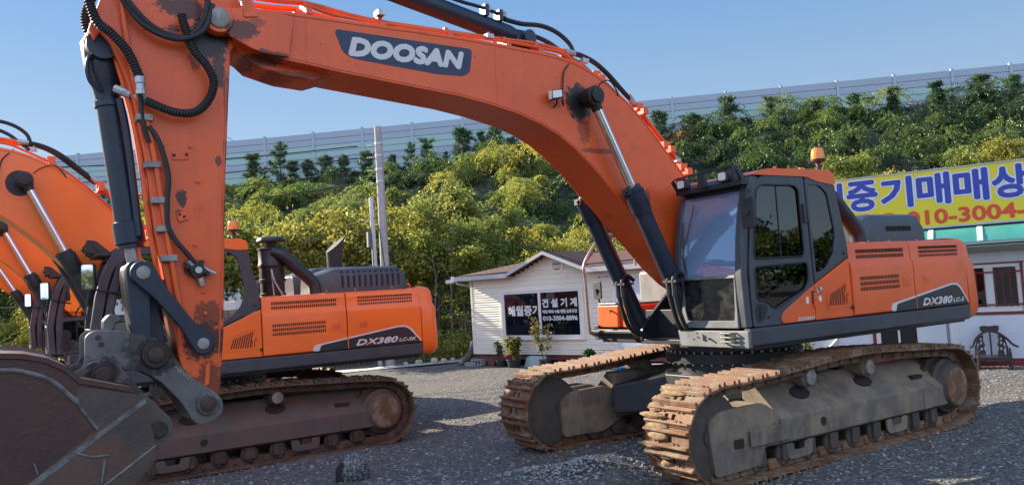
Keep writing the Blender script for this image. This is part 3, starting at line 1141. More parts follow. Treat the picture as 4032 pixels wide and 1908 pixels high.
    b.loft([[V((-2.36, -.6, 2.8)) + V((.13 * math.cos(a), .13 * math.sin(a), 0)) for a in [2 * PI * k / 20 for k in range(20)]],
            [V((-2.36, -.6, 3.1)) + V((.145 * math.cos(a), .145 * math.sin(a), 0)) for a in [2 * PI * k / 20 for k in range(20)]],
            [V((-2.38, -.6, 3.27)) + V((.165 * math.cos(a), .165 * math.sin(a), -.14 * math.cos(a))) for a in [2 * PI * k / 20 for k in range(20)]]])
    obj('exhaust_pipe', b, 'black', root)
    # right front: tank, toolbox, step, handrail, mirror
    b = MB()
    b.box(-1.1, .34, -1.36, -.56, 1.34, 2.22)
    obj('fuel_tank', b, 'grey', root, .06)
    b = MB()
    b.box(.30, 1.05, -1.43, -.985, 1.47, 1.775)
    b.box(.30, 1.05, -.915, -.60, 1.47, 1.775)
    b.box(.30, 1.02, -.99, -.91, 1.47, 1.765)
    tb = obj('toolbox', b, op, root, .022)
    b = MB()
    for k in range(5):
        b.box(1.047, 1.0525, -.885 + k * .038, -.867 + k * .038 + .008, 1.545, 1.66)
    obj('toolbox_grille', b, 'slot', tb)
    b = MB()
    b.tube([(1.05, -1.13, 1.70), (1.09, -1.12, 1.70), (1.10, -1.09, 1.68)], .014, 8)
    b.box(.32, 1.06, -1.40, -.62, 1.779, 1.80)
    obj('toolbox_tread', b, 'steel', tb, .004)
    b = MB()
    b.prism(rnd([(-1.46, 1.45), (-1.46, 1.40), (-1.36, 1.29), (-.56, 1.28), (-.56, 1.45)], .05), .2, 1.08, 'x')
    b.box(1.07, 1.16, -1.45, -.62, 1.40, 1.44)
    obj('front_step', b, 'black', root, .01)
    b = MB()
    b.tube([(.33, -1.4, 2.3), (.33, -1.4, 2.72), (.40, -1.4, 2.76), (.92, -1.4, 2.745), (.98, -1.4, 2.70), (1.25, -1.4, 2.36), (1.255, -1.4, 2.12), (1.235, -1.4, 1.50), (1.20, -1.4, 1.40), (1.08, -1.4, 1.36)], .02, 10, 5)
    obj('handrail', b, 'steel', root)
    b = MB()
    b.tube([(1.0, -1.42, 1.78), (1.06, -1.42, 2.0)], .013, 8)
    b.prism(rnd([(-1.50, 1.86), (-1.34, 1.86), (-1.34, 2.10), (-1.50, 2.10)], .03, 3), 1.02, 1.045, 'x')
    obj('side_mirror', b, 'black', root, .004)


def build_cab(root, op, gl):
    cab = bpy.data.objects.new('cab', None)
    C.objects.link(cab)
    cab.parent = root
    fr = [(1.385, 1.51), (1.41, 2.08), (1.36, 2.50), (1.30, 2.78), (1.21, 3.06), (1.13, 3.14)]
    bk = [(1.295, 1.51), (1.315, 2.08), (1.25, 2.55), (1.20, 2.78), (1.10, 3.02), (1.03, 3.14)]
    for n_, (a, c) in (('left', (1.36, 1.462)), ('right', (.46, .545))):
        b = MB()
        b.prism(fr + bk[::-1], a, c)
        obj('front_pillar', b, 'dark', cab, .02)
    b = MB()
    b.prism([(1.13, 3.02), (1.235, 2.98), (1.20, 3.10), (1.12, 3.16), (.98, 3.16)], .547, 1.358)
    obj('header_beam', b, 'black', cab, .01)
    b = MB()
    b.prism([(1.30, 1.51), (1.40, 1.51), (1.405, 1.59), (1.30, 1.59)], .547, 1.358)
    b.prism(rnd([(.548, 1.52), (.64, 1.52), (.63, 1.60), (.60, 1.70), (.585, 2.05), (.55, 2.05)], .02), 1.386, 1.404, 'x')
    b.prism(rnd([(1.357, 1.52), (1.30, 1.52), (1.31, 1.60), (1.325, 1.70), (1.34, 2.05), (1.356, 2.05)], .02), 1.386, 1.404, 'x')
    obj('front_sill', b, 'grey', cab, .008)
    b = MB()
    b.prism([(1.385, 2.045), (1.408, 2.045), (1.408, 2.075), (1.385, 2.075)], .547, 1.358)
    obj('glass_rail', b, 'steel', cab, .004)
    b = MB()
    b.loft([[(1.375, .546, 2.076), (1.375, 1.359, 2.076), (1.395, 1.359, 2.076), (1.395, .546, 2.076)],
            [(1.285, .546, 2.70), (1.285, 1.359, 2.70), (1.305, 1.359, 2.70), (1.305, .546, 2.70)],
            [(1.19, .546, 3.01), (1.19, 1.359, 3.01), (1.21, 1.359, 3.01), (1.21, .546, 3.01)]])
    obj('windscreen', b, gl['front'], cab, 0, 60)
    b = MB()
    b.box(1.362, 1.37, .546, 1.359, 1.592, 2.044)
    obj('lower_windscreen', b, gl['low'], cab)
    b = MB()
    b.tube([(1.385, .66, 2.06), (1.40, .62, 2.3), (1.345, .60, 2.72)], .01, 6)
    b.tube([(1.385, .66, 2.06), (1.40, .60, 2.3), (1.30, .75, 2.9)], .006, 6)
    obj('wiper', b, 'black', cab)
    # left flank: door and rear quarter
    dw = rnd([(1.185, 2.235), (1.20, 2.30), (1.085, 2.985), (1.0, 3.04), (.46, 3.045), (.375, 3.0), (.355, 2.29), (.39, 2.24)], .06)
    dl = rnd([(1.205, 2.15), (.325, 2.175), (.315, 1.98), (.40, 1.87), (.93, 1.685), (1.07, 1.785), (1.20, 1.795)], .05)
    do = [(.262, 1.515), (.225, 1.93), (.25, 2.5), (.27, 3.142), (.95, 3.142), (1.07, 3.105), (1.135, 3.0), (1.225, 2.6), (1.285, 2.2), (1.29, 1.9), (1.285, 1.515)]
    plate('door', rnd(do, .04), [dw, dl], .045, (0, 1.440, 0), (1, 0, 0), (0, 0, 1), 'dark', cab, .008)
    for nm, w in (('door_window', dw), ('lower_door_window', dl)):
        b = MB()
        b.prism(w, 1.440, 1.447)
        obj(nm, b, gl['side'], cab)
        b = MB()
        P = [(x, 1.4625, z) for x, z in w]
        b.tube(P + [P[0], P[1]], .011, 6)
        obj('window_seal', b, 'rubber', cab)
    b = MB()
    b.box(.735, .748, 1.447, 1.453, 2.25, 3.03)
    obj('window_rail', b, 'rubber', cab)
    dc = rnd([(.24, 1.912), (.80, 1.645), (.845, 1.58), (.815, 1.52), (.262, 1.52)], .03)
    b = MB()
    b.prism(dc, 1.44, 1.474)
    obj('door_corner', b, op, cab, .006)
    b = MB()
    b.box(.36, .40, 1.472, 1.4765, 1.71, 1.785)
    b.prism(ell(.15, 1.755, .026, .034, 18), 1.470, 1.4765)
    obj('sticker', b, 'white', cab)
    text('lettering', 'DPF', .085, .05, (.19, 1.4725, 1.83), (-1, 0, 0), (0, 0, 1), 'letter_white', cab, .003)
    b = MB()
    b.prism([(.185, 1.885), (.17, 1.895), (.115, 1.825), (.13, 1.815)], 1.4745, 1.4775)
    obj('sticker_bar', b, 'dark', cab)
    b = MB()
    b.prism(rnd([(.285, 1.66), (.262, 1.66), (.262, 1.83), (.285, 1.83)], .008, 2), 1.474, 1.50)
    obj('grab_plate', b, op, cab, .004)
    text('lettering', 'DOOSAN', .29, .038, (.57, 1.474, 1.532), (-1, 0, 0), (0, 0, 1), 'letter_white', cab, .002, .25, 1.0)
    b = MB()
    b.prism(rnd([(1.245, 1.70), (1.20, 1.765), (1.06, 1.755), (1.04, 1.70), (1.11, 1.58), (1.20, 1.545), (1.24, 1.60)], .04), 1.462, 1.468)
    obj('handle_recess', b, 'black', cab)
    b = MB()
    b.prism(rnd([(1.19, 1.60), (1.13, 1.60), (1.10, 1.73), (1.17, 1.74)], .02), 1.468, 1.482)
    b.cyl((1.04, 1.455, 1.605), (1.04, 1.476, 1.605), .016, n=12)
    obj('door_handle', b, 'rubber', cab, .005)
    b = MB()
    for x, z in ((.30, 2.62), (.27, 1.70)):
        b.box(x - .03, x + .03, 1.455, 1.485, z, z + (.22 if z > 2 else .15))
    obj('door_hinge', b, 'black', cab, .008)
    qo = [(.243, 3.142), (.222, 2.5), (.205, 1.94), (-.452, 2.225), (-.44, 2.40), (-.385, 2.65), (-.30, 3.06), (-.10, 3.142)]
    qw = rnd([(.205, 3.06), (-.02, 3.055), (-.15, 2.96), (-.24, 2.50), (-.18, 2.27), (-.02, 2.10), (.17, 2.04)], .05)
    plate('quarter_panel', qo, [qw], .045, (0, 1.440, 0), (1, 0, 0), (0, 0, 1), 'dark', cab, .008)
    b = MB()
    b.prism(qw, 1.440, 1.447)
    obj('quarter_window', b, gl['side'], cab)
    b = MB()
    b.box(-.395, -.335, 1.455, 1.467, 2.245, 2.27)
    obj('quarter_vent', b, 'slot', cab)
    # right flank, back, roof
    ro = [(1.28, 1.515), (1.30, 2.08), (1.14, 3.0), (1.0, 3.14), (-.10, 3.142), (-.30, 3.06), (-.385, 2.65), (-.45, 2.2), (-.45, 1.515)]
    rw = rnd([(1.19, 2.1), (1.05, 3.02), (-.05, 3.04), (-.22, 2.9), (-.34, 2.3), (-.3, 2.1)], .06)
    plate('right_panel', ro, [rw], .04, (0, .482, 0), (1, 0, 0), (0, 0, 1), 'dark', cab)
    b = MB()
    b.prism(rw, .478, .486)
    obj('right_window', b, gl['side'], cab)
    b = MB()
    b.prism([(-.30, 3.06), (-.255, 3.05), (-.34, 2.62), (-.40, 2.32), (-.40, 1.52), (-.452, 1.52), (-.452, 2.25), (-.385, 2.65)], .50, .62)
    b.prism([(-.30, 3.06), (-.255, 3.05), (-.34, 2.62), (-.40, 2.32), (-.40, 1.52), (-.452, 1.52), (-.452, 2.25), (-.385, 2.65)], 1.30, 1.418)
    b.prism([(-.452, 1.52), (-.41, 1.52), (-.41, 2.42), (-.43, 2.42)], .615, 1.305)
    b.box(-.33, -.27, .615, 1.305, 2.98, 3.06)
    obj('back_frame', b, 'dark', cab, .006)
    b = MB()
    b.loft([[(-.43, .6, 2.41), (-.43, 1.32, 2.41), (-.425, 1.32, 2.41), (-.425, .6, 2.41)], [(-.31, .6, 3.0), (-.31, 1.32, 3.0), (-.305, 1.32, 3.0), (-.305, .6, 3.0)]])
    obj('rear_window', b, gl['side'], cab)
    b = MB()
    b.prism(rnd([(1.14, 3.146), (1.02, 3.195), (.88, 3.222), (.3, 3.235), (-.20, 3.24), (-.29, 3.20), (-.31, 3.075), (-.18, 3.072), (.05, 3.10), (.22, 3.146)], .025, 3), .45, 1.472)
    obj('roof', b, op, cab, .03, 45)
    b = MB()
    for x in (.62, .16):
        b.lathe((x, 1.36, 3.22), (0, 0, 1), [(.028, 0), (.022, .03), (.02, .05), (0, .052)], 10)
    obj('roof_stud', b, op, cab)
    b = MB()
    b.box(-.40, .95, .52, 1.40, 1.50, 1.53)
    obj('cab_floor', b, 'black', cab)
    b = MB()
    b.box(.15, .62, .75, 1.17, 1.85, 1.97)
    b.prism(rnd([(.22, 1.95), (.10, 1.95), (-.06, 2.62), (.04, 2.66), (.12, 2.6)], .05), .75, 1.17)
    b.prism(rnd([(.0, 2.66), (-.06, 2.66), (-.10, 2.86), (-.02, 2.88)], .03), .85, 1.07)
    b.box(.2, .55, .8, 1.1, 1.53, 1.85)
    b.box(.35, .85, .60, .72, 1.55, 2.1)
    b.box(.35, .85, 1.20, 1.32, 1.55, 2.1)
    obj('seat', b, 'black', cab, .04)
    # lamp guard over the windscreen, mirror, beacon
    b = MB()
    b.box(1.22, 1.34, .52, 1.49, 3.035, 3.085)
    b.tube([(1.30, .55, 3.06), (1.40, .55, 3.20), (1.40, .58, 3.215), (1.40, 1.40, 3.24), (1.38, 1.46, 3.22), (1.30, 1.48, 3.06)], .010, 8)
    b.prism([(1.24, 3.06), (1.40, 3.20), (1.43, 3.18), (1.34, 3.06)], .535, .555)
    b.prism(rnd([(1.20, 3.07), (1.34, 3.24), (1.43, 3.25), (1.42, 3.08)], .03), 1.44, 1.46)
    b.box(1.36, 1.41, .93, 1.03, 3.06, 3.22)
    obj('lamp_guard', b, 'black', cab, .006)
    for y in (.65, 1.27):
        b = MB()
        b.prism(rnd([(y - .075, 3.085), (y + .075, 3.085), (y + .075, 3.21), (y - .075, 3.21)], .03), 1.30, 1.385, 'x')
        obj('work_light', b, 'black', cab, .008)
        b = MB()
        b.prism(rnd([(y - .052, 3.105), (y + .052, 3.105), (y + .052, 3.19), (y - .052, 3.19)], .025), 1.385, 1.392, 'x')
        obj('lamp_lens', b, 'lens', cab)
    b = MB()
    b.tube([(1.20, 1.46, 2.98), (1.27, 1.53, 2.96), (1.36, 1.57, 2.94), (1.39, 1.58, 2.86), (1.37, 1.56, 2.75)], .014, 8, 4)
    b.prism(rnd([(1.50, 2.555), (1.66, 2.555), (1.665, 2.88), (1.495, 2.88)], .03, 4), 1.345, 1.39, 'x')
    b.cyl((1.34, 1.58, 2.72), (1.41, 1.58, 2.72), .03, n=10)
    mi = obj('rear_view_mirror', b, 'black', cab, .008)
    b = MB()
    b.prism(rnd([(1.515, 2.575), (1.645, 2.575), (1.65, 2.86), (1.51, 2.86)], .025, 3), 1.341, 1.344, 'x')
    obj('mirror_glass', b, 'mirror', cab)
    if gl['front'] == 'glass_clear':           # wide view mirrors on the left pillar
        b = MB()
        b.tube([(1.33, 1.47, 2.50), (1.55, 1.56, 2.56), (1.74, 1.58, 2.60)], .014, 8, 3)
        mm = Matrix.Translation((1.76, 1.58, 2.76)) @ Matrix.Rotation(R(62), 4, 'Z')
        w = MB()
        w.prism(rnd([(-.085, -.17), (.085, -.17), (.085, .17), (-.085, .17)], .03, 3), -.02, .035, 'x')
        w.xform(mm)
        b.add(w.v, w.f)
        b.tube([(1.33, 1.45, 1.88), (1.40, 1.52, 1.88), (1.42, 1.58, 1.88)], .012, 8)
        b.lathe((1.42, 1.60, 1.88), (-.6, .8, 0), [(.0, -.05), (.06, -.045), (.10, -.02), (.105, 0), (0, .004)], 20)
        obj('side_mirror', b, 'black', cab)
        w = MB()
        w.prism(rnd([(-.07, -.155), (.07, -.155), (.07, .155), (-.07, .155)], .025, 3), .035, .038, 'x')
        obj('mirror_glass', w.xform(mm), 'mirror', cab)
    b = MB()
    b.lathe((-.12, 1.40, 3.235), (0, 0, 1), [(.03, 0), (.03, .03), (.022, .04), (.022, .085), (.05, .10), (.085, .115), (.088, .135), (.08, .14), (0, .141)], 20)
    be = obj('beacon_base', b, 'black', cab)
    b = MB()
    b.lathe((-.12, 1.40, 3.375), (0, 0, 1), [(.078, 0), (.075, .06), (.066, .11), (.05, .128), (0, .132)], 20)
    obj('beacon_lens', b, 'amber', cab)
    if gl['front'] == 'glass_clear':           # these cabs reach farther forward
        done = set()
        for ch in cab.children:
            if ch.type != 'MESH' or ch.data.name in done or ch.name.startswith(('side_mirror', 'mirror_glass', 'rear_view')):
                continue
            done.add(ch.data.name)
            for v in ch.data.vertices:
                v.co.x += .32 * max(0, min(1.15, (v.co.x - .3) / 1.05))
    return cab


FOOT = V((.35, 0, 1.95))


def build_boom(root, paint, tilt, front):
    T = Matrix.Translation(FOOT) @ Matrix.Rotation(R(tilt), 4, 'Y') @ Matrix.Translation(-FOOT)

    def ob(name, b, m, parent=root, bevel=0, smooth=35):
        return obj(name, b.xform(T), m, parent, bevel, smooth)
    H = .34
    HR = -.25
    top = [(6.247, 4.566), (6.138, 4.626), (5.821, 4.65), (5.534, 4.652), (4.98, 4.652), (4.464, 4.654), (3.908, 4.647), (3.554, 4.632), (3.054, 4.607), (2.80, 4.588), (2.60, 4.556), (2.389, 4.489), (2.114, 4.357), (1.835, 4.163), (1.609, 3.97), (1.352, 3.703), (1.118, 3.452), (.97, 3.288), (.62, 2.86), (.24, 2.25), (.12, 1.98)]
    bot = [(.2, 1.78), (.42, 1.74), (.62, 1.80), (1.0, 2.02), (1.25, 2.22), (1.45, 2.42), (1.593, 2.56), (1.742, 2.70), (1.894, 2.85), (2.059, 3.02), (2.185, 3.14), (2.30, 3.26), (2.466, 3.41), (2.66, 3.57), (2.857, 3.70), (3.10, 3.81), (3.36, 3.892), (3.718, 3.969), (4.062, 4.022), (4.707, 4.083), (5.297, 4.139), (5.61, 4.18), (5.822, 4.202), (6.009, 4.267), (6.256, 4.333)]
    # the traced lower edge of the near face
    low = [(1.419, 2.48), (1.642, 2.72)]
    b = MB()
    b.prism(top + bot, HR, H)
    bo = ob('boom', b, 'boom_paint' if front else paint, root, .012)
    # welded seams and flanges along the near face
    b = MB()
    b.tube([(x, H + .001, z - .035) for x, z in top[2:18]], .006, 5)
    b.tube([(x, H + .001, z + .03) for x, z in bot[8:24]], .006, 5)
    for x, z0, z1 in ((5.62, 4.2, 4.63), (3.62, 4.0, 4.60)):
        b.tube([(x, H + .001, z0), (x - .01, H + .001, z1)], .005, 5)
    ob('weld_seam', b, paint, bo)
    # fork at the nose
    b = MB()
    for s in (1, -1):
        oy = .045
        b.prism(rnd([(5.72, 4.60), (6.10, 4.63), (6.26, 4.60), (6.30, 4.36), (6.05, 4.24), (5.78, 4.22)], .04), oy + s * .29, oy + s * .32)
        b.prism(ell(6.375, 4.49, .125, n=28), oy + s * .225, oy + s * .34)
        b.prism([(6.2, 4.60), (6.375, 4.61), (6.375, 4.37), (6.2, 4.37)], oy + s * .23, oy + s * .31)
    fk = ob('boom_fork', b, 'boom_paint' if front else paint, bo, .01)
    b = MB()
    for s in (1, -1):
        b.lathe((6.375, .045 + s * .335, 4.49), (0, s, 0), [(.085, 0), (.085, .02), (.07, .028), (0, .03)], 22)
    ob('boom_pin', b, 'pin', bo)
    b = MB()
    b.prism([(6.04, 4.55), (6.16, 4.53), (6.20, 4.78), (6.12, 4.80)], .366, .378)
    ob('fork_bracket', b, paint, bo, .004)
    # lower flange kink under the nose
    b = MB()
    b.prism([(6.24, 4.34), (5.6, 4.20), (5.3, 4.155), (5.5, 4.08), (5.78, 4.10), (6.05, 4.17)], -.20, .20)
    ob('nose_casting', b, 'boom_paint' if front else paint, bo, .02)
    # maker's plate and lettering
    dp = rnd([(5.35, 4.545), (3.885, 4.525), (3.925, 4.285), (4.00, 4.235), (4.317, 4.228), (5.17, 4.287), (5.27, 4.33)], .05)
    b = MB()
    b.prism(dp, H, H + .004)
    ob('name_plate', b, 'decal_navy', bo)
    o = T @ V((5.205, H + .004, 4.322))
    uu = (T.to_3x3() @ V((-1, 0, -.006)))
    text('lettering', 'DOOSAN', 1.20, .155, o, uu, T.to_3x3() @ V((0, 0, 1)), 'letter_white', bo, .017, .22, 1.02)
    # cylinder bosses and grease
    b = MB()
    b.prism(ell(2.50, 4.10, .225, .245, 30), H, H + .006)
    ob('boss_plate', b, 'boom_paint' if front else paint, bo)
    if not front:
        b = MB()
        b.prism(ell(2.53, 4.09, .17, .18, 30), H + .006, H + .0075)
        ob('grease_stain', b, 'grease', bo)
    # work lamp on the near face
    b = MB()
    b.prism(rnd([(3.0, 4.05), (2.86, 4.08), (2.86, 4.18), (3.0, 4.155)], .015), H + .06, H + .13)
    b.tube([(2.90, H, 4.0), (2.90, H + .07, 4.03), (2.92, H + .09, 4.07)], .012, 6)
    ob('boom_lamp', b, 'black', bo, .006)
    b = MB()
    b.prism(rnd([(2.995, 4.065), (2.875, 4.09), (2.875, 4.165), (2.995, 4.145)], .012), H + .125, H + .136)
    b.prism([(3.003, .06 + 4.0), (3.001, 4.0 + .06), (3.001, 4.15), (3.003, 4.15)], H + .065, H + .125)
    ob('boom_lamp_lens', b, 'lens', bo)
    b = MB()
    b.tube([(2.84, H + .08, 4.07), (2.80, H + .05, 4.02), (2.79, H + .03, 4.12), (2.77, H + .02, 4.25), (2.74, H + .01, 4.40), (2.66, H, 4.50), (2.60, H - .05, 4.57)], .009, 6, 4)
    b.tube([(2.37, H + .12, 4.22), (2.27, H + .07, 4.31), (2.12, H + .04, 4.36), (2.0, H + .02, 4.26), (1.97, H, 4.20)], .008, 6, 4)
    ob('grease_hose', b, 'rubber', bo)
    # steel pipes on the back of the boom with their clamps
    b = MB()
    pp = [(6.05, 4.80), (5.79, 4.80), (5.59, 4.815), (5.40, 4.80), (4.92, 4.745), (4.14, 4.737), (3.43, 4.74), (2.95, 4.745), (2.62, 4.715), (2.50, 4.70)]
    b.tube([(x, .16, z) for x, z in pp], .028, 8, 3)
    b.tube([(x + .02, -.05, z + .01) for x, z in pp], .028, 8, 3)
    b.tube([(5.55, .25, 4.76), (5.30, .25, 4.71), (4.95, .25, 4.70), (4.60, .25, 4.695), (3.43, .25, 4.69), (2.90, .25, 4.67), (2.66, .25, 4.645), (2.5, .25, 4.58), (2.3, .25, 4.49)], .018, 8, 3)
    b.tube([(2.3, .25, 4.49), (2.05, .25, 4.36), (1.7, .25, 4.09), (1.35, .25, 3.75), (1.0, .25, 3.36), (.7, .25, 3.0)], .018, 8, 3)
    b.tube([(1.55, .16, 4.17), (1.22, .16, 3.84), (.95, .16, 3.56), (.80, .16, 3.43), (.78, .16, 3.36), (.84, .16, 3.29)], .028, 8, 3)
    b.tube([(1.56, -.05, 4.19), (1.22, -.05, 3.86), (.80, -.05, 3.44), (.5, -.05, 3.0)], .028, 8, 3)
    ob('boom_pipe', b, paint if front else 'orange', bo)
    b = MB()
    for x, z in ((5.56, 4.74), (4.83, 4.70), (4.10, 4.69), (3.4, 4.68), (2.98, 4.68)):
        b.box(x - .03, x + .03, -.12, .30, z - .07, z - .01)
        b.box(x - .022, x + .022, .10, .22, z - .01, z + .075)
        b.box(x - .022, x + .022, -.11, .01, z - .01, z + .085)
    for x, z in ((1.52, 4.10), (1.12, 3.66), (.86, 3.40), (2.15, 4.43)):
        b.box(x - .05, x + .03, -.12, .30, z - .06, z + .02)
        b.box(x - .06, x + .05, .11, .21, z + .0, z + .09)
    ob('pipe_clamp', b, 'orange_worn', bo, .004)
    b = MB()
    for x, z in ((3.62, 4.705), (2.36, 4.58), (1.02, 3.50), (4.84, 4.78)):
        b.box(x - .04, x + .04, .20, .29, z - .01, z + .035)
        b.cyl((x, .245, z + .03), (x, .245, z + .06), .016, n=6)
    b.cyl((2.56, .16, 4.705), (2.42, .16, 4.70), .036, n=10)
    b.cyl((1.66, .16, 4.29), (1.56, .16, 4.18), .036, n=10)
    ob('pipe_fitting', b, 'zinc', bo)
    b = MB()
    b.tube([(2.45, .16, 4.70), (2.32, .16, 4.685), (2.14, .17, 4.62), (1.95, .17, 4.50), (1.74, .17, 4.32), (1.62, .16, 4.24)], .030, 10, 5)
    b.tube([(2.47, -.05, 4.71), (2.30, -.05, 4.70), (2.08, -.05, 4.60), (1.80, -.05, 4.38), (1.56, -.05, 4.19)], .030, 10, 5)
    b.tube([(3.30, .02, 5.035), (3.06, .04, 5.0), (2.80, .06, 5.005), (2.60, .08, 4.95), (2.45, .10, 4.84), (2.40, .12, 4.72)], .026, 10, 5)
    b.tube([(3.12, -.1, 4.96), (2.9, -.05, 4.93), (2.68, .02, 4.84), (2.52, .10, 4.70), (2.42, .18, 4.60)], .026, 10, 5)
    ob('hydraulic_hose', b, 'rubber', bo)
    # boom cylinders
    pin, base = T @ V((2.477, 0, 4.117)), V((1.15, 0, 1.42))
    d = (base - pin).normalized()
    Ln = (base - pin).length
    for s in (1, -1):
        y = V((0, .49 if s > 0 else -.395, 0))
        b = MB()
        b.cyl(pin + y + d * 1.12, base + y, .100, n=28)
        b.lathe(pin + y + d * 1.09, d, [(.075, 0), (.095, .005), (.097, .07), (.118, .08), (.118, .27), (.112, .30), (.1, .36)], 28)
        for k in range(12):
            a = 2 * PI * k / 12
            q = d.to_track_quat('Z', 'Y')
            c = pin + y + d * 1.165 + q @ V((.105 * math.cos(a), .105 * math.sin(a), 0))
            b.cyl(c - d * .014, c + d * .01, .013, n=6)
        cy = obj('boom_cylinder', b, 'black' if not front else 'navy', root)
        b = MB()
        b.cyl(pin + y + d * .08, pin + y + d * 1.12, .050, n=28)
        obj('cylinder_rod', b, 'chrome', cy)
        b = MB()
        b.lathe(pin + y - V((0, .075 * s, 0)), (0, s, 0), [(.11, 0), (.11, .15), (.085, .155), (.08, .19), (.0, .195)], 24)
        b.cyl(pin + y, pin + y + d * .16, .062, n=18)
        b.cyl(pin + V((0, .34 if s > 0 else -.25, 0)), pin + y, .07, n=18)
        b.cyl(base + y - V((0, .09, 0)), base + y + V((0, .09, 0)), .125, n=24)
        obj('cylinder_eye', b, 'grease', cy)
        b = MB()
        w = V((.10, 0, .05))
        P1 = pin + y + d * 1.2 + w * 1.1
        b.tube([P1 - w * .5, P1 + V((.03, .02, -.02)), pin + y + d * 1.42 + w * 1.25, pin + y + d * 2.2 + w * 1.15, pin + y + d * 2.45 + w * 1.3], .022, 8, 4)
        b.box(*(lambda c: (c.x - .03, c.x + .07, c.y - .06, c.y + .06, c.z - .04, c.z + .03))(P1 - w * .4))
        obj('cylinder_pipe', b, 'black', cy)
        b = MB()
        c = pin + y + d * 2.42 + V((.10, .06, .04))
        for k in range(2):
            q = c + V((.02, .05 - .09 * k, .0))
            b.tube([q + V((-.16, 0, .10)), q + V((-.06, 0, .16)), q + V((.03, .01, .10)), q + V((.03, .01, -.06)), q + V((-.02, .02, -.30)), q + V((-.14, .0, -.50)), q + V((-.4, -.05 * s, -.66))], .026, 8, 5)
        obj('hydraulic_hose', b, 'rubber', cy)
        b = MB()
        for k in range(2):
            q = c + V((.05, .06 - .09 * k, .02))
            b.cyl(q, q + V((0, 0, -.12)), .032, n=8)
            b.cyl(q + V((0, .0, .03)), q + V((0, 0, .06)), .036, n=6)
        b.box(c.x - .08, c.x + .08, c.y - .10, c.y + .12, c.z + .05, c.z + .075)
        obj('hose_fitting', b, 'black', cy)
    # bracket plates between which the boom stands
    b = MB()
    for s in (1, -1):
        b.prism(rnd([(-.35, 1.34), (1.30, 1.30), (1.28, 1.50), (.75, 1.95), (.48, 2.12), (.2, 2.1), (-.1, 1.8)], .08), (.37 if s > 0 else -.33), (.42 if s > 0 else -.28))
    b.box(.9, 1.28, -.32, .4, 1.3, 1.36)
    obj('boom_bracket', b, 'black', root, .01)
    # arm cylinder lying over the boom
    b = MB()
    a0, a1 = V((3.02, 0, 4.83)), V((6.86, 0, 5.60))
    da = (a1 - a0).normalized()
    b.lathe(a0, da, [(.09, -.05), (.09, .12), (.105, .2), (.105, 2.6), (.125, 2.62), (.125, 2.85), (.1, 2.9)], 26)
    b.box(2.9, 3.16, -.1, .1, 4.62, 4.86)
    b.cyl(a0 - V((0, .16, 0)), a0 + V((0, .16, 0)), .075, n=18)
    ac = ob('arm_cylinder', b, 'navy', root)
    b = MB()
    b.cyl(a0 + da * 2.9, a1, .06, n=24)
    ob('cylinder_rod', b, 'chrome', ac)
    b = MB()
    P = [a0 + da * t + V((0, y, z)) for t, y, z in ((.25, .06, .14), (.35, .06, .16), (.55, .06, .165), (1.0, .07, .125), (2.2, .07, .125))]
    b.tube(P, .020, 8, 3)
    for t in (.34, .52, 1.35):
        c = a0 + da * t + V((0, .05, .10))
        b.box(c.x - .025, c.x + .025, c.y - .06, c.y + .06, c.z - .02, c.z + .10)
    ob('cylinder_pipe', b, 'black', ac)
    b = MB()
    for t in (.30, .50, 1.35):
        c = a0 + da * t + V((0, .06, .16))
        b.box(c.x - .035, c.x + .035, c.y - .04, c.y + .04, c.z - .02, c.z + .035)
    ob('pipe_fitting', b, 'steel', ac)
    # ---------------------------------------------------------------- arm
    h = .24
    hr = -.15
    rgt = [(6.10, 4.62), (6.17, 4.38), (6.252, 4.25), (6.285, 3.839), (6.335, 3.151), (6.363, 2.612), (6.398, 1.838), (6.44, 1.389), (6.48, 1.22), (6.60, 1.21), (6.68, 1.36)]
    lft = [(6.757, 1.68), (6.834, 2.263), (6.905, 2.70), (6.94, 3.135), (6.985, 3.456), (7.03, 3.75), (7.10, 4.0), (7.19, 4.22), (7.26, 4.30), (7.30, 4.22), (7.34, 4.32), (7.24, 4.60), (7.06, 5.45), (6.92, 5.68), (6.76, 5.66), (6.6, 5.4)]
    b = MB()
    b.prism(rgt + lft, hr, h)
    ar = ob('arm', b, 'arm_paint' if front else paint, root, .014)
    b = MB()
    b.tube([(6.30, h + .001, 4.0), (6.385, h + .001, 2.61), (6.44, h + .001, 1.70)], .007, 5)
    b.tube([(6.99, h + .001, 3.75), (6.89, h + .001, 3.1), (6.79, h + .001, 2.26), (6.72, h + .001, 1.72)], .006, 5)
    b.tube([(6.95, h + .001, 4.36), (6.75, h + .001, 4.40), (6.45, h + .001, 4.42)], .005, 5)
    ob('weld_seam', b, paint, ar)
    
    b = MB()
    b.prism(rnd([(6.755, 3.37), (6.63, 3.375), (6.625, 3.30), (6.75, 3.29)], .01), h, h + .010)
    for x, z in ((6.61, 3.41), (6.56, 3.12), (6.60, 2.59), (6.55, 2.2), (6.54, 2.02)):
        b.cyl((x, h, z), (x, h + .02, z), .016, n=8)
    b.prism([(6.74, 2.845), (6.67, 2.88), (6.65, 2.80), (6.72, 2.775)], h, h + .02)
    b.prism([(6.55, 1.60), (6.515, 1.62), (6.53, 1.44), (6.57, 1.42)], h, h + .014)
    ob('arm_boss', b, paint, ar, .003)
    b = MB()
    for x, z in ((6.715, 2.84), (6.68, 2.82), (6.74, 3.33), (6.645, 3.34)):
        b.cyl((x, h + .01, z), (x, h + .0215, z), .011, n=10)
    ob('bolt_hole', b, 'slot', ar)
    b = MB()
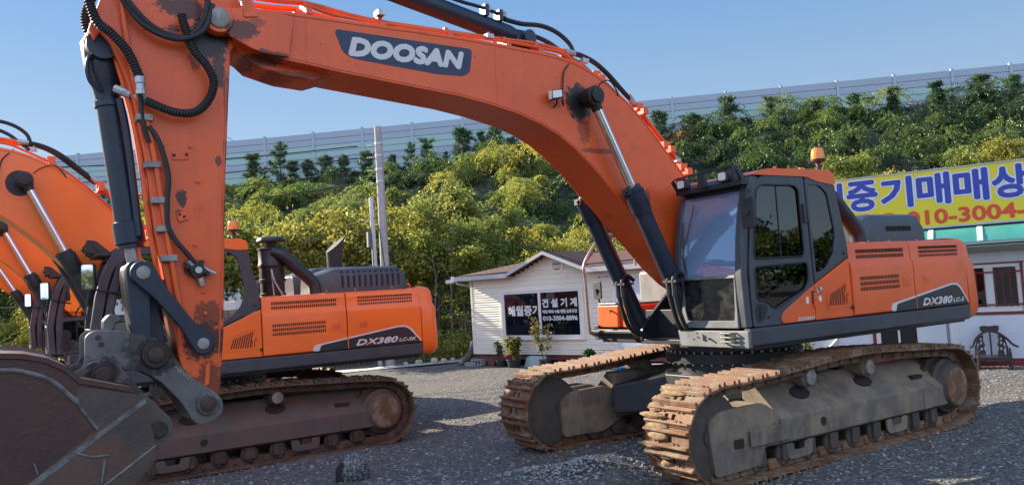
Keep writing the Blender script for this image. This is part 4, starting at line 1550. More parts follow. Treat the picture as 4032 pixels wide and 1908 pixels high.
    b.tube([(7.10, h + .04, 4.60), (7.07, h + .04, 4.25), (7.00, h + .04, 3.80), (6.92, h + .04, 3.50), (6.86, h + .04, 3.05), (6.82, h + .04, 2.70), (6.77, h + .04, 2.3), (6.73, h + .04, 1.95)], .022, 8, 3)
    b.tube([(7.16, h - .1, 4.2), (7.05, h - .08, 3.75), (6.99, h - .05, 3.35), (6.93, h - .05, 2.7), (6.86, h - .05, 2.2)], .022, 8, 3)
    ob('arm_pipe', b, paint, ar)
    b = MB()
    for x, z in ((6.95, 3.62), (6.90, 3.24), (6.86, 2.95), (6.83, 2.72), (6.80, 2.48)):
        b.box(x - .05, x + .07, h - .06, h + .075, z - .025, z + .025)
    ob('pipe_clamp', b, 'pin', ar, .004)
    # bucket cylinder in front of the arm
    b = MB()
    t0, t1 = V((7.235, 0, 4.22)), V((7.05, 0, 2.60))
    dc = (t1 - t0).normalized()
    b.lathe(t0, dc, [(.10, -.12), (.14, -.06), (.14, .18), (.108, .3), (.098, .4), (.098, 1.42), (.118, 1.43), (.118, 1.60), (.10, 1.615), (.10, 1.64)], 26)
    b.cyl(t0 - V((0, .2, 0)), t0 + V((0, .2, 0)), .12, n=22)
    bc = ob('bucket_cylinder', b, 'navy', root)
    b = MB()
    b.cyl(t1 - dc * .02, V((7.012, 0, 2.37)), .058, n=22)
    ob('cylinder_rod', b, 'steel', bc)
    b = MB()
    b.tube([(7.26, .12, 4.12), (7.33, .12, 4.12), (7.345, .12, 4.02), (7.32, .11, 3.92), (7.25, .1, 3.86)], .018, 8, 4)
    b.tube([(7.12, .13, 3.80), (7.075, .12, 3.55), (7.03, .11, 3.07), (7.0, .11, 2.68)], .030, 8, 3)
    c = t0 + dc * .42
    b.lathe(c, dc, [(.104, 0), (.112, .005), (.112, .05), (.104, .055)], 22)
    ob('cylinder_pipe', b, 'navy', bc)
    b = MB()
    c = V((7.10, .13, 3.86))
    b.cyl(c + V((.05, 0, .02)), c + V((-.06, .06, -.04)), .036, n=8)
    b.cyl(c + V((-.06, .06, -.04)), c + V((-.16, .18, -.10)), .024, n=8)
    b.cyl((7.0, .36, 3.93), (6.99, .36, 3.80), .03, n=8)
    ob('hose_fitting', b, 'zinc', bc)
    # linkage
    b = MB()
    for s in (1, -1):
        p, q = V((7.012, 0, 2.37)), V((6.583, 0, 1.777))
        dd = (q - p).normalized()
        nn = V((-dd.z, 0, dd.x))
        ol = []
        for k in range(13):
            a = PI / 2 + PI * k / 12
            ol.append(p + (dd * math.cos(a) + nn * math.sin(a)) * .095)
        ol += [p + dd * .22 - nn * .06, q - dd * .2 - nn * .055]
        for k in range(13):
            a = -PI / 2 + PI * k / 12
            ol.append(q + (dd * math.cos(a) + nn * math.sin(a)) * .088)
        ol += [q - dd * .2 + nn * .055, p + dd * .22 + nn * .06]
        b.prism([(v.x, v.z) for v in ol], s * .29, s * .345)
    gl_ = ob('guide_link', b, 'navy', root, .012)
    b = MB()
    for s in (1, -1):
        for x, z, r in ((7.012, 2.37, .052), (6.583, 1.777, .046)):
            b.lathe((x, s * .342, z), (0, s, 0), [(r, 0), (r, .012), (r * .85, .016), (0, .017)], 20)
    ob('link_pin', b, 'pin', gl_)
    b = MB()
    b.prism(rnd([(7.12, 2.45), (7.02, 2.47), (6.93, 2.42), (6.885, 2.15), (6.84, 1.80), (6.80, 1.70), (6.88, 1.60), (6.98, 1.62), (7.05, 1.75), (7.09, 1.95), (7.13, 2.35)], .05), -.16, .17)
    for y in (.20, .235, .265):
        b.prism(rnd([(7.115, 2.46), (7.02, 2.475), (6.93, 2.42), (6.96, 2.2), (6.955, 1.85), (7.03, 1.62), (7.075, 1.70), (7.09, 1.95), (7.13, 2.38)], .05), y - .009, y + .009)
    ob('bucket_link', b, 'navy', root, .01)
    b = MB()
    co = rnd([(7.425, 1.90), (7.373, 1.940), (7.25, 1.94), (7.10, 1.905), (6.95, 1.86), (6.83, 1.785), (6.77, 1.65), (6.68, 1.52), (6.50, 1.385), (6.43, 1.30), (6.43, 1.20), (6.50, 1.135), (6.60, 1.11), (6.67, 1.15), (6.75, 1.31), (6.90, 1.50), (7.05, 1.60), (7.2, 1.62), (7.42, 1.58), (7.47, 1.62), (7.43, 1.72)], .05)
    for s in (1, -1):
        b.prism(co, s * .235, s * .275)
        b.prism(ell(6.933, 1.716, .105, n=26), s * .27, s * .31)
        b.prism(ell(6.55, 1.285, .095, n=26), s * .27, s * .30)
    b.box(6.9, 7.3, -.22, .22, 1.62, 1.80)
    b.prism(rnd([(7.28, 1.93), (7.275, 2.01), (7.226, 2.06), (7.16, 2.05), (7.13, 2.0), (7.19, 1.985), (7.20, 1.93)], .02), -.12, -.08)
    b.prism(rnd([(7.28, 1.93), (7.275, 2.01), (7.226, 2.06), (7.16, 2.05), (7.13, 2.0), (7.19, 1.985), (7.20, 1.93)], .02), .0, .04)
    cp = ob('coupler', b, 'coupler_paint' if front else 'coupler', root, .010)
    b = MB()
    for s in (1, -1):
        for x, z, r, t in ((6.933, 1.716, .06, .315), (6.55, 1.285, .062, .305)):
            b.lathe((x, s * t, z), (0, s, 0), [(r, 0), (r, .012), (r * .8, .02), (0, .022)], 22)
        for x, z in ((7.335, 1.885), (7.315, 1.83)):
            b.cyl((x, s * .274, z), (x, s * .278, z), .022, n=14)
    ob('coupler_pin', b, 'rust_dark', cp)
    # ---------------------------------------------------------------- bucket
    Wd = .80
    sp = [(7.028, 1.10), (7.08, 1.33), (7.10, 1.435), (7.17, 1.49), (7.51, 1.595), (7.60, 1.69), (7.71, 1.755), (7.84, 1.795), (7.97, 1.81), (8.15, 1.79), (8.35, 1.70), (8.52, 1.54), (8.64, 1.30), (8.68, 1.05), (8.64, .78), (8.54, .52), (8.40, .30), (8.26, .17), (8.12, .12)]
    b = MB()
    for s in (1, -1):
        b.prism(sp, s * (Wd - .035), s * Wd)
    bk = ob('bucket', b, 'bucket', root, .006)
    sh = sp[3:]
    b = MB()
    rings = []
    for y in (-Wd - .012, Wd + .012):
        pass
    outer = [(x, z) for x, z in sh]
    innr = []
    for i, (x, z) in enumerate(sh):
        a, c = V((*sh[max(i - 1, 0)], 0)), V((*sh[min(i + 1, len(sh) - 1)], 0))
        t = (c - a).normalized()
        innr.append((x + t.y * -.035 * -1 * -1, z + t.x * .035))
    b.prism(outer + innr[::-1], -Wd - .018, Wd + .018)
    ob('bucket_shell', b, 'bucket', bk)
    b = MB()
    # cheek plate, its step and the edge bar
    b.prism([(7.025, 1.10), (7.075, 1.33), (7.095, 1.43), (7.17, 1.485), (7.505, 1.57), (7.53, 1.50), (7.50, 1.42), (7.40, 1.26), (7.78, .99), (7.90, .90), (7.78, .62), (7.40, .85)], Wd, Wd + .012)
    b.prism([(7.025, 1.10), (7.40, .85), (7.78, .60), (8.14, .36), (8.10, .14), (8.0, .2), (7.70, .42), (7.33, .66), (7.02, 1.0)], Wd + .001, Wd + .022)
    ob('cheek_plate', b, 'bucket_cheek', bk, .004)
    b = MB()
    rim = [(x - .015, z - .03) for x, z in sh[1:]]
    b.tube([(x, Wd + .004, z - .035) for x, z in [(7.52, 1.50), (7.555, 1.54), (7.67, 1.665), (7.84, 1.745), (7.97, 1.765), (8.13, 1.745), (8.31, 1.66)]], .016, 6, 3)
    b.tube([(7.53, Wd + .008, 1.50), (7.50, Wd + .008, 1.42), (7.40, Wd + .008, 1.26)], .010, 6)
    b.prism([(7.075, 1.445), (7.12, 1.42), (7.78, .985), (7.90, .90), (7.88, .87), (7.76, .95), (7.09, 1.40)], Wd + .012, Wd + .016)
    b.tube([(7.56, Wd + .012, 1.125), (7.44, Wd + .013, 1.075), (7.335, Wd + .013, 1.07)], .008, 6)
    b.tube([(7.36, Wd + .013, 1.05), (7.385, Wd + .013, .88)], .008, 6)
    b.tube([(7.03, Wd + .02, 1.09), (7.40, Wd + .02, .845), (7.8, Wd + .02, .58)], .010, 6)
    b.tube([(7.765, Wd + .012, 1.01), (7.785, Wd + .012, 1.09)], .006, 6)
    ob('weld_bead', b, 'weld', bk)
    b = MB()
    ea = rnd([(7.60, 1.62), (7.50, 1.65), (7.365, 1.72), (7.294, 1.725), (7.215, 1.685), (7.095, 1.51), (6.93, 1.31), (6.84, 1.21), (6.832, 1.11), (6.87, 1.06), (6.93, 1.03), (7.03, 1.10), (7.08, 1.33), (7.3, 1.5)], .04)
    for s in (1, -1):
        b.prism(ea, s * .315, s * .37)
        b.prism(ell(7.318, 1.608, .085, n=22), s * .36, s * .40)
    ob('bucket_ear', b, 'ear_paint' if front else 'bucket_grey', bk, .008)
    b = MB()
    for s in (1, -1):
        b.lathe((7.318, s * .37, 1.608), (0, s, 0), [(.062, 0), (.06, .045), (.05, .055), (0, .056)], 22)
        b.lathe((6.939, s * .365, 1.14), (0, s, 0), [(.066, 0), (.066, .02), (.055, .03), (0, .031)], 22)
    ob('bucket_pin', b, 'rust_dark', bk)
    b = MB()
    for k in range(5):
        y = -.68 + k * .34
        b.prism([(8.30, .16), (8.14, .10), (7.86, -.02), (7.84, .0), (8.0, .16), (8.2, .24)], y - .06, y + .06)
    ob('bucket_tooth', b, 'bucket_grey', bk, .01)
    if front:
        b = MB()
        hz = [((7.38, .35, 4.68), (7.30, .35, 4.37), (7.19, .36, 4.26), (7.08, .36, 4.13), (7.02, .36, 3.99), (6.995, .36, 3.92)),
              ((7.26, -.2, 4.75), (7.32, -.2, 4.57), (7.30, -.2, 4.43), (7.22, -.2, 4.36)),
              ((6.95, .32, 3.75), (6.75, .36, 3.665), (6.59, .36, 3.675), (6.48, .36, 3.78), (6.43, .36, 3.93), (6.47, .36, 4.06), (6.58, .36, 4.2), (6.63, .34, 4.36), (6.66, .32, 4.5))]
        for h_ in hz:
            b.tube(h_, .036 if h_[0][1] != .32 else .034, 10, 7, ribs=.022, amp=.11)
        ob('corrugated_hose', b, 'rubber', ar)
        b = MB()
        b.tube([(7.12, .34, 4.62), (6.96, .34, 4.42), (6.81, .34, 4.32), (6.65, .34, 4.305), (6.52, .36, 4.40), (6.46, .38, 4.62), (6.5, .3, 4.9)], .026, 10, 6)
        b.tube([(7.10, .32, 4.56), (6.97, .34, 4.38), (6.80, .36, 4.285), (6.64, .38, 4.28), (6.49, .40, 4.38), (6.42, .38, 4.6)], .022, 10, 6)
        b.tube([(6.99, .30, 3.80), (6.97, .30, 3.55), (6.93, .29, 3.42)], .02, 8, 4)
        b.tube([(6.93, .29, 3.55), (6.86, .31, 3.42), (6.80, .31, 3.16), (6.815, .31, 2.95), (6.815, .31, 2.75), (6.76, .31, 2.62), (6.66, .31, 2.49), (6.62, .30, 2.43)], .021, 10, 6)
        ob('hydraulic_hose', b, 'rubber', ar)
        b = MB()
        c = V((6.60, .28, 2.375))
        q = Matrix.Translation(c) @ Matrix.Rotation(R(25), 4, 'Y')
        v2 = MB()
        v2.box(-.055, .055, -.05, .05, -.05, .05)
        v2.cyl((0, .05, .0), (0, .065, .0), .022, n=10)
        v2.box(-.075, -.04, -.03, .03, -.075, -.04)
        v2.box(.04, .075, -.03, .03, .04, .075)
        v2.box(-.08, -.05, -.03, .03, .03, .06)
        ob('valve_block', v2.xform(q), 'grease', ar, .004)
        b.cyl((6.66, .29, 2.46), (6.63, .285, 2.42), .032, n=8)
        b.cyl((6.58, .29, 2.31), (6.56, .29, 2.25), .024, n=8)
        b.tube([(6.56, .30, 2.40), (6.50, .31, 2.36), (6.46, .31, 2.34)], .014, 6)
        b.cyl((6.60, .345, 2.375), (6.60, .352, 2.375), .028, n=12)
        b.lathe((6.995, .36, 3.93), (-.03, 0, -1), [(.04, 0), (.04, .05), (.032, .055), (.032, .10), (.038, .105), (.038, .14)], 10)
        ob('hose_fitting', b, 'zinc', ar)
        text('lettering', 'NEVITO', .21, .028, (6.80, .277, 1.60), (-.69, 0, -.72), (-.72, 0, .69), 'pin', cp, .001)


def excavator(label, loc, tint, glassset, tilt, type_text, front=False, lower=True, fm='frame', shoem='rust', group=None, rs=0):
    root = thing('excavator', label, 'excavator', loc, 0, group)
    sm = bpy.data.materials[M[shoem].name]
    shoe = shoe_mesh(sm)
    if lower:
        build_undercarriage(root, M[fm] and fm, shoe, hid=False, rs=rs)
    build_upper(root, tint, None, type_text)
    build_cab(root, tint, glassset)
    build_boom(root, 'orange_worn' if front else tint, tilt, front)
    return root


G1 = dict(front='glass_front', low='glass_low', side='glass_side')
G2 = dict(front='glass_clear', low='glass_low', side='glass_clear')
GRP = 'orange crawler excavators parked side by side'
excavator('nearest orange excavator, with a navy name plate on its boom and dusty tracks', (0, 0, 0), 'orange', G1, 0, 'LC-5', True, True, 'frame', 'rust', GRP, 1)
excavator('second orange excavator, its rear housing and red brown track showing right of the upright arm', (5.25, -6.0, -.21), 'orange_new', G2, -1.4, 'LC-5K', False, True, 'frame_red', 'track_brown', GRP, 5)
excavator('third orange excavator in the row, its black cab left of the second cab', (5.5, -12.2, -.2), 'orange_new', G2, -.6, 'LC-5K', False, True, 'frame_red', 'track_brown', GRP, 9)
excavator('farthest orange excavator in the row, its black boom cylinder lowest at the left', (5.65, -18.0, -.25), 'orange_new', G2, 3.0, 'LC-5K', False, True, 'frame_red', 'track_brown', GRP, 13)


# ------------------------------------------------------------------ embankment, barrier, trees
M['soil'] = mat('dark_soil', (.030, .030, .018), .95, col2=(.022, .032, .014), scale=.6, bump=.5, bscale=6)


def leaf_material(name, trans=.5):
    m = bpy.data.materials.new(name)
    m.use_nodes = True
    nt = m.node_tree
    N, L = nt.nodes, nt.links
    N.remove(N['Principled BSDF'])
    at = N.new('ShaderNodeAttribute')
    at.attribute_name = 'tint'
    d = N.new('ShaderNodeBsdfDiffuse')
    t = N.new('ShaderNodeBsdfTranslucent')
    g = N.new('ShaderNodeBsdfGlossy')
    g.inputs['Roughness'].default_value = .45
    g.inputs[0].default_value = (.6, .6, .55, 1)
    L.new(at.outputs['Color'], d.inputs[0])
    L.new(at.outputs['Color'], t.inputs[0])
    mx = N.new('ShaderNodeMixShader')
    mx.inputs[0].default_value = trans
    L.new(d.outputs[0], mx.inputs[1])
    L.new(t.outputs[0], mx.inputs[2])
    m2 = N.new('ShaderNodeMixShader')
    m2.inputs[0].default_value = .05
    L.new(mx.outputs[0], m2.inputs[1])
    L.new(g.outputs[0], m2.inputs[2])
    L.new(m2.outputs[0], N['Material Output'].inputs[0])
    return m


M['leaf'] = leaf_material('foliage')
M['needle'] = leaf_material('pine_needles', .3)
M['bark'] = mat('pale_bark', (.19, .165, .135), .9, col2=(.10, .085, .07), scale=8, bump=.5, bscale=30)
M['bark_dark'] = mat('dark_bark', (.07, .055, .045), .9, bump=.5, bscale=30)


def leaf_mesh(name, c, ax, ln, wd, tint):
    """one diamond leaf per row: centre, long axis, length, width, colour"""
    n = len(c)
    ax = ax / np.maximum(1e-6, np.linalg.norm(ax, axis=1))[:, None]
    r = nr.normal(size=(n, 3)) + np.array([.35, -.75, .9])      # blades turn their faces to the light
    sd = np.cross(ax, r)
    sd /= np.maximum(1e-6, np.linalg.norm(sd, axis=1))[:, None]
    L, Wd = np.asarray(ln)[:, None], np.asarray(wd)[:, None]
    v = np.stack([c - ax * L / 2, c + sd * Wd / 2 + ax * L * .08, c + ax * L / 2, c - sd * Wd / 2 + ax * L * .08], 1).reshape(-1, 3)
    me = bpy.data.meshes.new(name)
    me.vertices.add(4 * n)
    me.vertices.foreach_set('co', v.astype(np.float32).ravel())
    me.loops.add(4 * n)
    me.loops.foreach_set('vertex_index', np.arange(4 * n, dtype=np.int32))
    me.polygons.add(n)
    me.polygons.foreach_set('loop_start', np.arange(0, 4 * n, 4, dtype=np.int32))
    me.update(calc_edges=True)
    a = me.color_attributes.new('tint', 'FLOAT_COLOR', 'CORNER')
    col = np.concatenate([np.repeat(tint, 4, axis=0), np.ones((4 * n, 1))], 1)
    a.data.foreach_set('color', col.astype(np.float32).ravel())
    return me


PAL = np.array([(.030, .060, .020), (.065, .115, .030), (.135, .195, .042), (.235, .275, .052), (.34, .335, .058), (.46, .37, .045), (.33, .22, .09)])


def sprays(cen, rad, per, k, drop, tint, leaf, spread=.05, up=.25):
    """drooping sprays growing out of each lump: returns leaf arrays"""
    m = len(cen)
    d = nr.normal(size=(m, per, 3))
    d[..., 2] = np.abs(d[..., 2]) * .8 + up * nr.random((m, per)) - .15
    d /= np.linalg.norm(d, axis=2)[..., None]
    ln = rad[:, None] * (.7 + .6 * nr.random((m, per)))
    t = np.linspace(.25, 1, k)[None, None, :, None]
    p = cen[:, None, None, :] + d[:, :, None, :] * ln[..., None, None] * t
    p = p + np.array([0, 0, -1.0]) * drop * ln[..., None, None] * t ** 2
    p = p + nr.normal(size=p.shape) * spread
    ax = d[:, :, None, :] + np.array([0, 0, -2.0]) * drop * t + nr.normal(size=p.shape) * .45
    tn = tint[:, None, None, :] * (.7 + .6 * nr.random((m, per, 1, 1))) * (.92 + .16 * nr.random((m, per, k, 1)))
    sz = leaf * (.7 + .6 * nr.random((m, per, k)))
    return p.reshape(-1, 3), ax.reshape(-1, 3), sz.ravel(), np.broadcast_to(tn, p.shape).reshape(-1, 3)


def build_hill():
    g = MB()
    ss, dd = np.arange(-90, 131, 5.), np.concatenate([np.arange(-40, 0, 8), np.arange(0, 34.1, 1.7)])
    for s in ss:
        for d in dd:
            p = BAR_P + BAR_D * float(s) + BAR_N * float(d)
            z = hill_z(p.x, p.y) + (.25 * math.sin(s * .8 + d) if 3 < d < 30 else 0) - (.3 if d > 31.5 else 0)
            g.v.append((p.x, p.y, z))
    m = len(dd)
    for i in range(len(ss) - 1):
        for j in range(m - 1):
            g.f.append((i * m + j, (i + 1) * m + j, (i + 1) * m + j + 1, i * m + j + 1))
    tag(obj('embankment', g, 'soil', smooth=180), 'earth slope rising to the noise barrier', kind='structure')
    # undergrowth: a low dark layer, and above it bushes and draped vines in patches with gaps between
    q = random.Random(21)
    layers = []
    for n, low in ((3300, True), (1000, False)):
        C_, R_, T_ = [], [], []
        tries = 0
        while len(C_) < n and tries < 30000:
            tries += 1
            s, d = q.uniform(-46, 76), q.uniform(1.5, 31)
            p = BAR_P + BAR_D * s + BAR_N * d
            if p.y > 4:
                continue
            z = hill_z(p.x, p.y)
            f = d / 31
            patch = 1.2 * math.sin(s * .31 + 1.3) + math.sin(s * .13 + d * .45) + q.gauss(0, .8)
            if low:
                r = q.uniform(.6, 1.0) * (.5 if d < 7 and s < 18 else 1)
                k = .5 + .9 * f + .35 * patch
                up = .3 * r
            else:
                if d < 7.5 and s < 18 and q.random() < .85:
                    continue
                r = (.8 + 1.15 * q.random() ** 1.5) * (.8 + .4 * f) * (.6 if d < 9 and s < 18 else 1)
                k = 1.7 + 2.2 * f + .6 * patch
                up = r * q.uniform(.55, 1.15)
            if s > 24 and 4 < d < 17:
                k -= 1.2  # upper right: dark vines, and deep shade put into the leaf colour
            elif d < 10:
                k -= .8
            k = max(0, min(5, k))
            i = int(k)
            fr = k - i
            t = PAL[i] * (1 - fr) + PAL[min(5, i + 1)] * fr
            if q.random() < .025:
                t = PAL[6]
            C_.append((p.x, p.y, z + up))
            R_.append(r)
            T_.append(t)
        layers.append(sprays(np.array(C_), np.array(R_), 17 if low else 46, 12 if low else 20, .5 if low else .75, np.array(T_), .105 if low else .095, .045))
    a = [np.concatenate([L[k] for L in layers]) for k in range(4)]
    me = leaf_mesh('hillside_scrub', a[0], a[1], a[2] * 1.7, a[2] * .5, a[3])
    tag(link('hillside_scrub', me, M['leaf']), 'dense vine covered scrub over the whole embankment', kind='stuff')


build_hill()


def build_barrier():
    root = thing('noise_barrier', 'long lavender and mint green noise barrier on the crest of the embankment', 'noise barrier')
    m = bpy.data.materials.new('banded_barrier_panel')
    m.use_nodes = True
    nt = m.node_tree
    N, L = nt.nodes, nt.links
    p = N['Principled BSDF']
    p.inputs['Roughness'].default_value = .5
    tc = N.new('ShaderNodeTexCoord')
    sp = N.new('ShaderNodeSeparateXYZ')
    L.new(tc.outputs['Object'], sp.inputs[0])
    cr = N.new('ShaderNodeValToRGB')
    cr.color_ramp.interpolation = 'CONSTANT'
    lav, mint = (.315, .365, .425, 1), (.31, .45, .41, 1)
    e = cr.color_ramp.elements
    e[0].position, e[0].color = 0, mint
    e[1].position, e[1].color = .79, lav
    for pos, c in ((.46, (.315, .37, .42, 1)), (.62, mint)):
        x = e.new(pos)
        x.color = c
    mr = N.new('ShaderNodeMapRange')
    mr.inputs[2].default_value = 5.0
    L.new(sp.outputs[2], mr.inputs[0])
    L.new(mr.outputs[0], cr.inputs[0])
    L.new(cr.outputs[0], p.inputs['Base Color'])
    M['barrier'] = m
    M['post'] = mat('grey_barrier_post', (.36, .41, .45), .5)
    M['joint'] = mat('dark_panel_joint', (.12, .14, .19), .6)
    pb = MB()
    for k in range(10):
        pb.box(-1.985, 1.985, -.05, .05, k * .5 + .022, (k + 1) * .5 - .022)
    pm = pb.mesh('panel', 0)
    pm.materials.append(M['barrier'])
    jb = MB()
    jb.box(-1.985, 1.985, -.03, .03, -.6, 4.99)
    jm = jb.mesh('panel_frame', 0)
    jm.materials.append(M['joint'])
    sb = MB()
    sb.box(-.09, .09, -.11, .11, -1, 5.12)
    sm = sb.mesh('post', 0)
    sm.materials.append(M['post'])
    ang = math.atan2(.634, -.773)
    for n in range(-12, 26):
        q = BAR_P + BAR_D * (3.955 * n)
        z = 15.03 + .0575 * n * (1 if n > 0 else .3) - 5.0
        if n < 25:
            q2 = q + BAR_D * 1.978
            for me in (pm, jm):
                o = link(me.name, me, None, root)
                o.location = (q2.x, q2.y, z + .03)
                o.rotation_euler = (0, -.0145 if n >= 0 else -.004, ang)
        o = link('post', sm, None, root)
        o.location = (q.x, q.y, z)
        o.rotation_euler = (0, 0, ang)


build_barrier()


def trunk_tree(h, seed, kind):
    q = random.Random(seed)
    b = MB()
    lean = V((q.uniform(-.06, .06), q.uniform(-.06, .06), 0))
    top = .78 if kind == 'leafy' else .97
    P = [V((lean.x * h * t + .05 * math.sin(t * 5 + seed), lean.y * h * t + .04 * math.cos(t * 4 + seed), h * top * t - .3 * (t == 0))) for t in (0, .15, .3, .45, .6, .75, .9, 1)]
    r0 = .035 + .009 * h
    b.tube(P, [r0 * (1 - .8 * i / 7) for i in range(8)], 7)
    cen, rad, tips = [], [], []
    if kind == 'pine':
        nw = max(4, int(h / .5))
        for w in range(nw):
            t = .25 + .72 * w / (nw - 1)
            c = P[0].lerp(P[-1], t)
            c.z = h * top * t
            L = h * (.36 - .20 * t) * q.uniform(.6, 1.3)
            for k in range(4):
                if q.random() < .15:
                    continue
                a = 6.28 * (k + q.random() * .8) / 4 + w * 1.3
                d = V((math.cos(a), math.sin(a), .45 + .7 * t)).normalized()
                e = c + d * L * q.uniform(.55, 1.15)
                b.tube([c, c.lerp(e, .5) - V((0, 0, .06 * L)), e + V((0, 0, .08 * L))], [.018, .013, .008], 5)
                for f in (.55, .8, 1.0):
                    cen.append(c.lerp(e, f))
                    rad.append(.22 + .16 * q.random())
        cen.append(V(P[-1]))
        rad.append(.26)
    else:
        for k in range(14 if kind == 'leafy' else 11):
            t = q.uniform(.38, 1)
            i = min(6, int(t * 7))
            c = P[i].lerp(P[i + 1], t * 7 - i)
            a = q.uniform(0, 6.28)
            L = h * (.15 + .13 * q.random()) * (1.25 - .5 * t)
            e = c + V((math.cos(a), math.sin(a), q.uniform(.25, .9))).normalized() * L
            b.tube([c, c.lerp(e, .5) + V((0, 0, .04 * L)), e], [.022, .015, .007], 5)
            for f in ((.6, 1.0, 1.2) if kind == 'leafy' else (.5, .8, 1.05)):
                cen.append(c.lerp(e, f))
                rad.append(h * (.075 + .05 * q.random()))
    return b, np.array([tuple(v) for v in cen]), np.array(rad)


def tree_meshes(kind, h, seed):
    b, cen, rad = trunk_tree(h, seed, kind)
    tm = b.mesh('trunk', 60)
    tm.materials.append(M['bark' if kind == 'leafy' else 'bark_dark'])
    if kind == 'pine':
        t = np.tile(np.array([(.085, .145, .07)]), (len(cen), 1)) * (.7 + .7 * nr.random((len(cen), 1)))
        m = len(cen)
        per = 52
        d = nr.normal(size=(m, per, 3))
        d[..., 2] += .7
        d /= np.linalg.norm(d, axis=2)[..., None]
        ln = rad[:, None] * (.6 + .6 * nr.random((m, per)))
        p = cen[:, None, :] + d * ln[..., None] * .55
        tn = t[:, None, :] * (.6 + .8 * nr.random((m, per, 1)))
        cm = leaf_mesh('crown', p.reshape(-1, 3), d.reshape(-1, 3), (ln * 1.1).ravel(), np.full(m * per, .04), np.broadcast_to(tn, p.shape).reshape(-1, 3))
        cm.materials.append(M['needle'])
    else:
        base = np.array((.26, .265, .05)) if kind == 'leafy' else np.array((.20, .25, .05))
        t = base * (.75 + .5 * nr.random((len(cen), 1))) + np.array((.05, .02, 0)) * nr.random((len(cen), 1))
        a = sprays(cen, rad * 1.25, 22 if kind == 'leafy' else 40, 7, .35, t, .115 if kind == 'leafy' else .085, .10)
        cm = leaf_mesh('crown', a[0], a[1], a[2] * 1.15, a[2] * .72, a[3])
        cm.materials.append(M['leaf'])
    return tm, cm


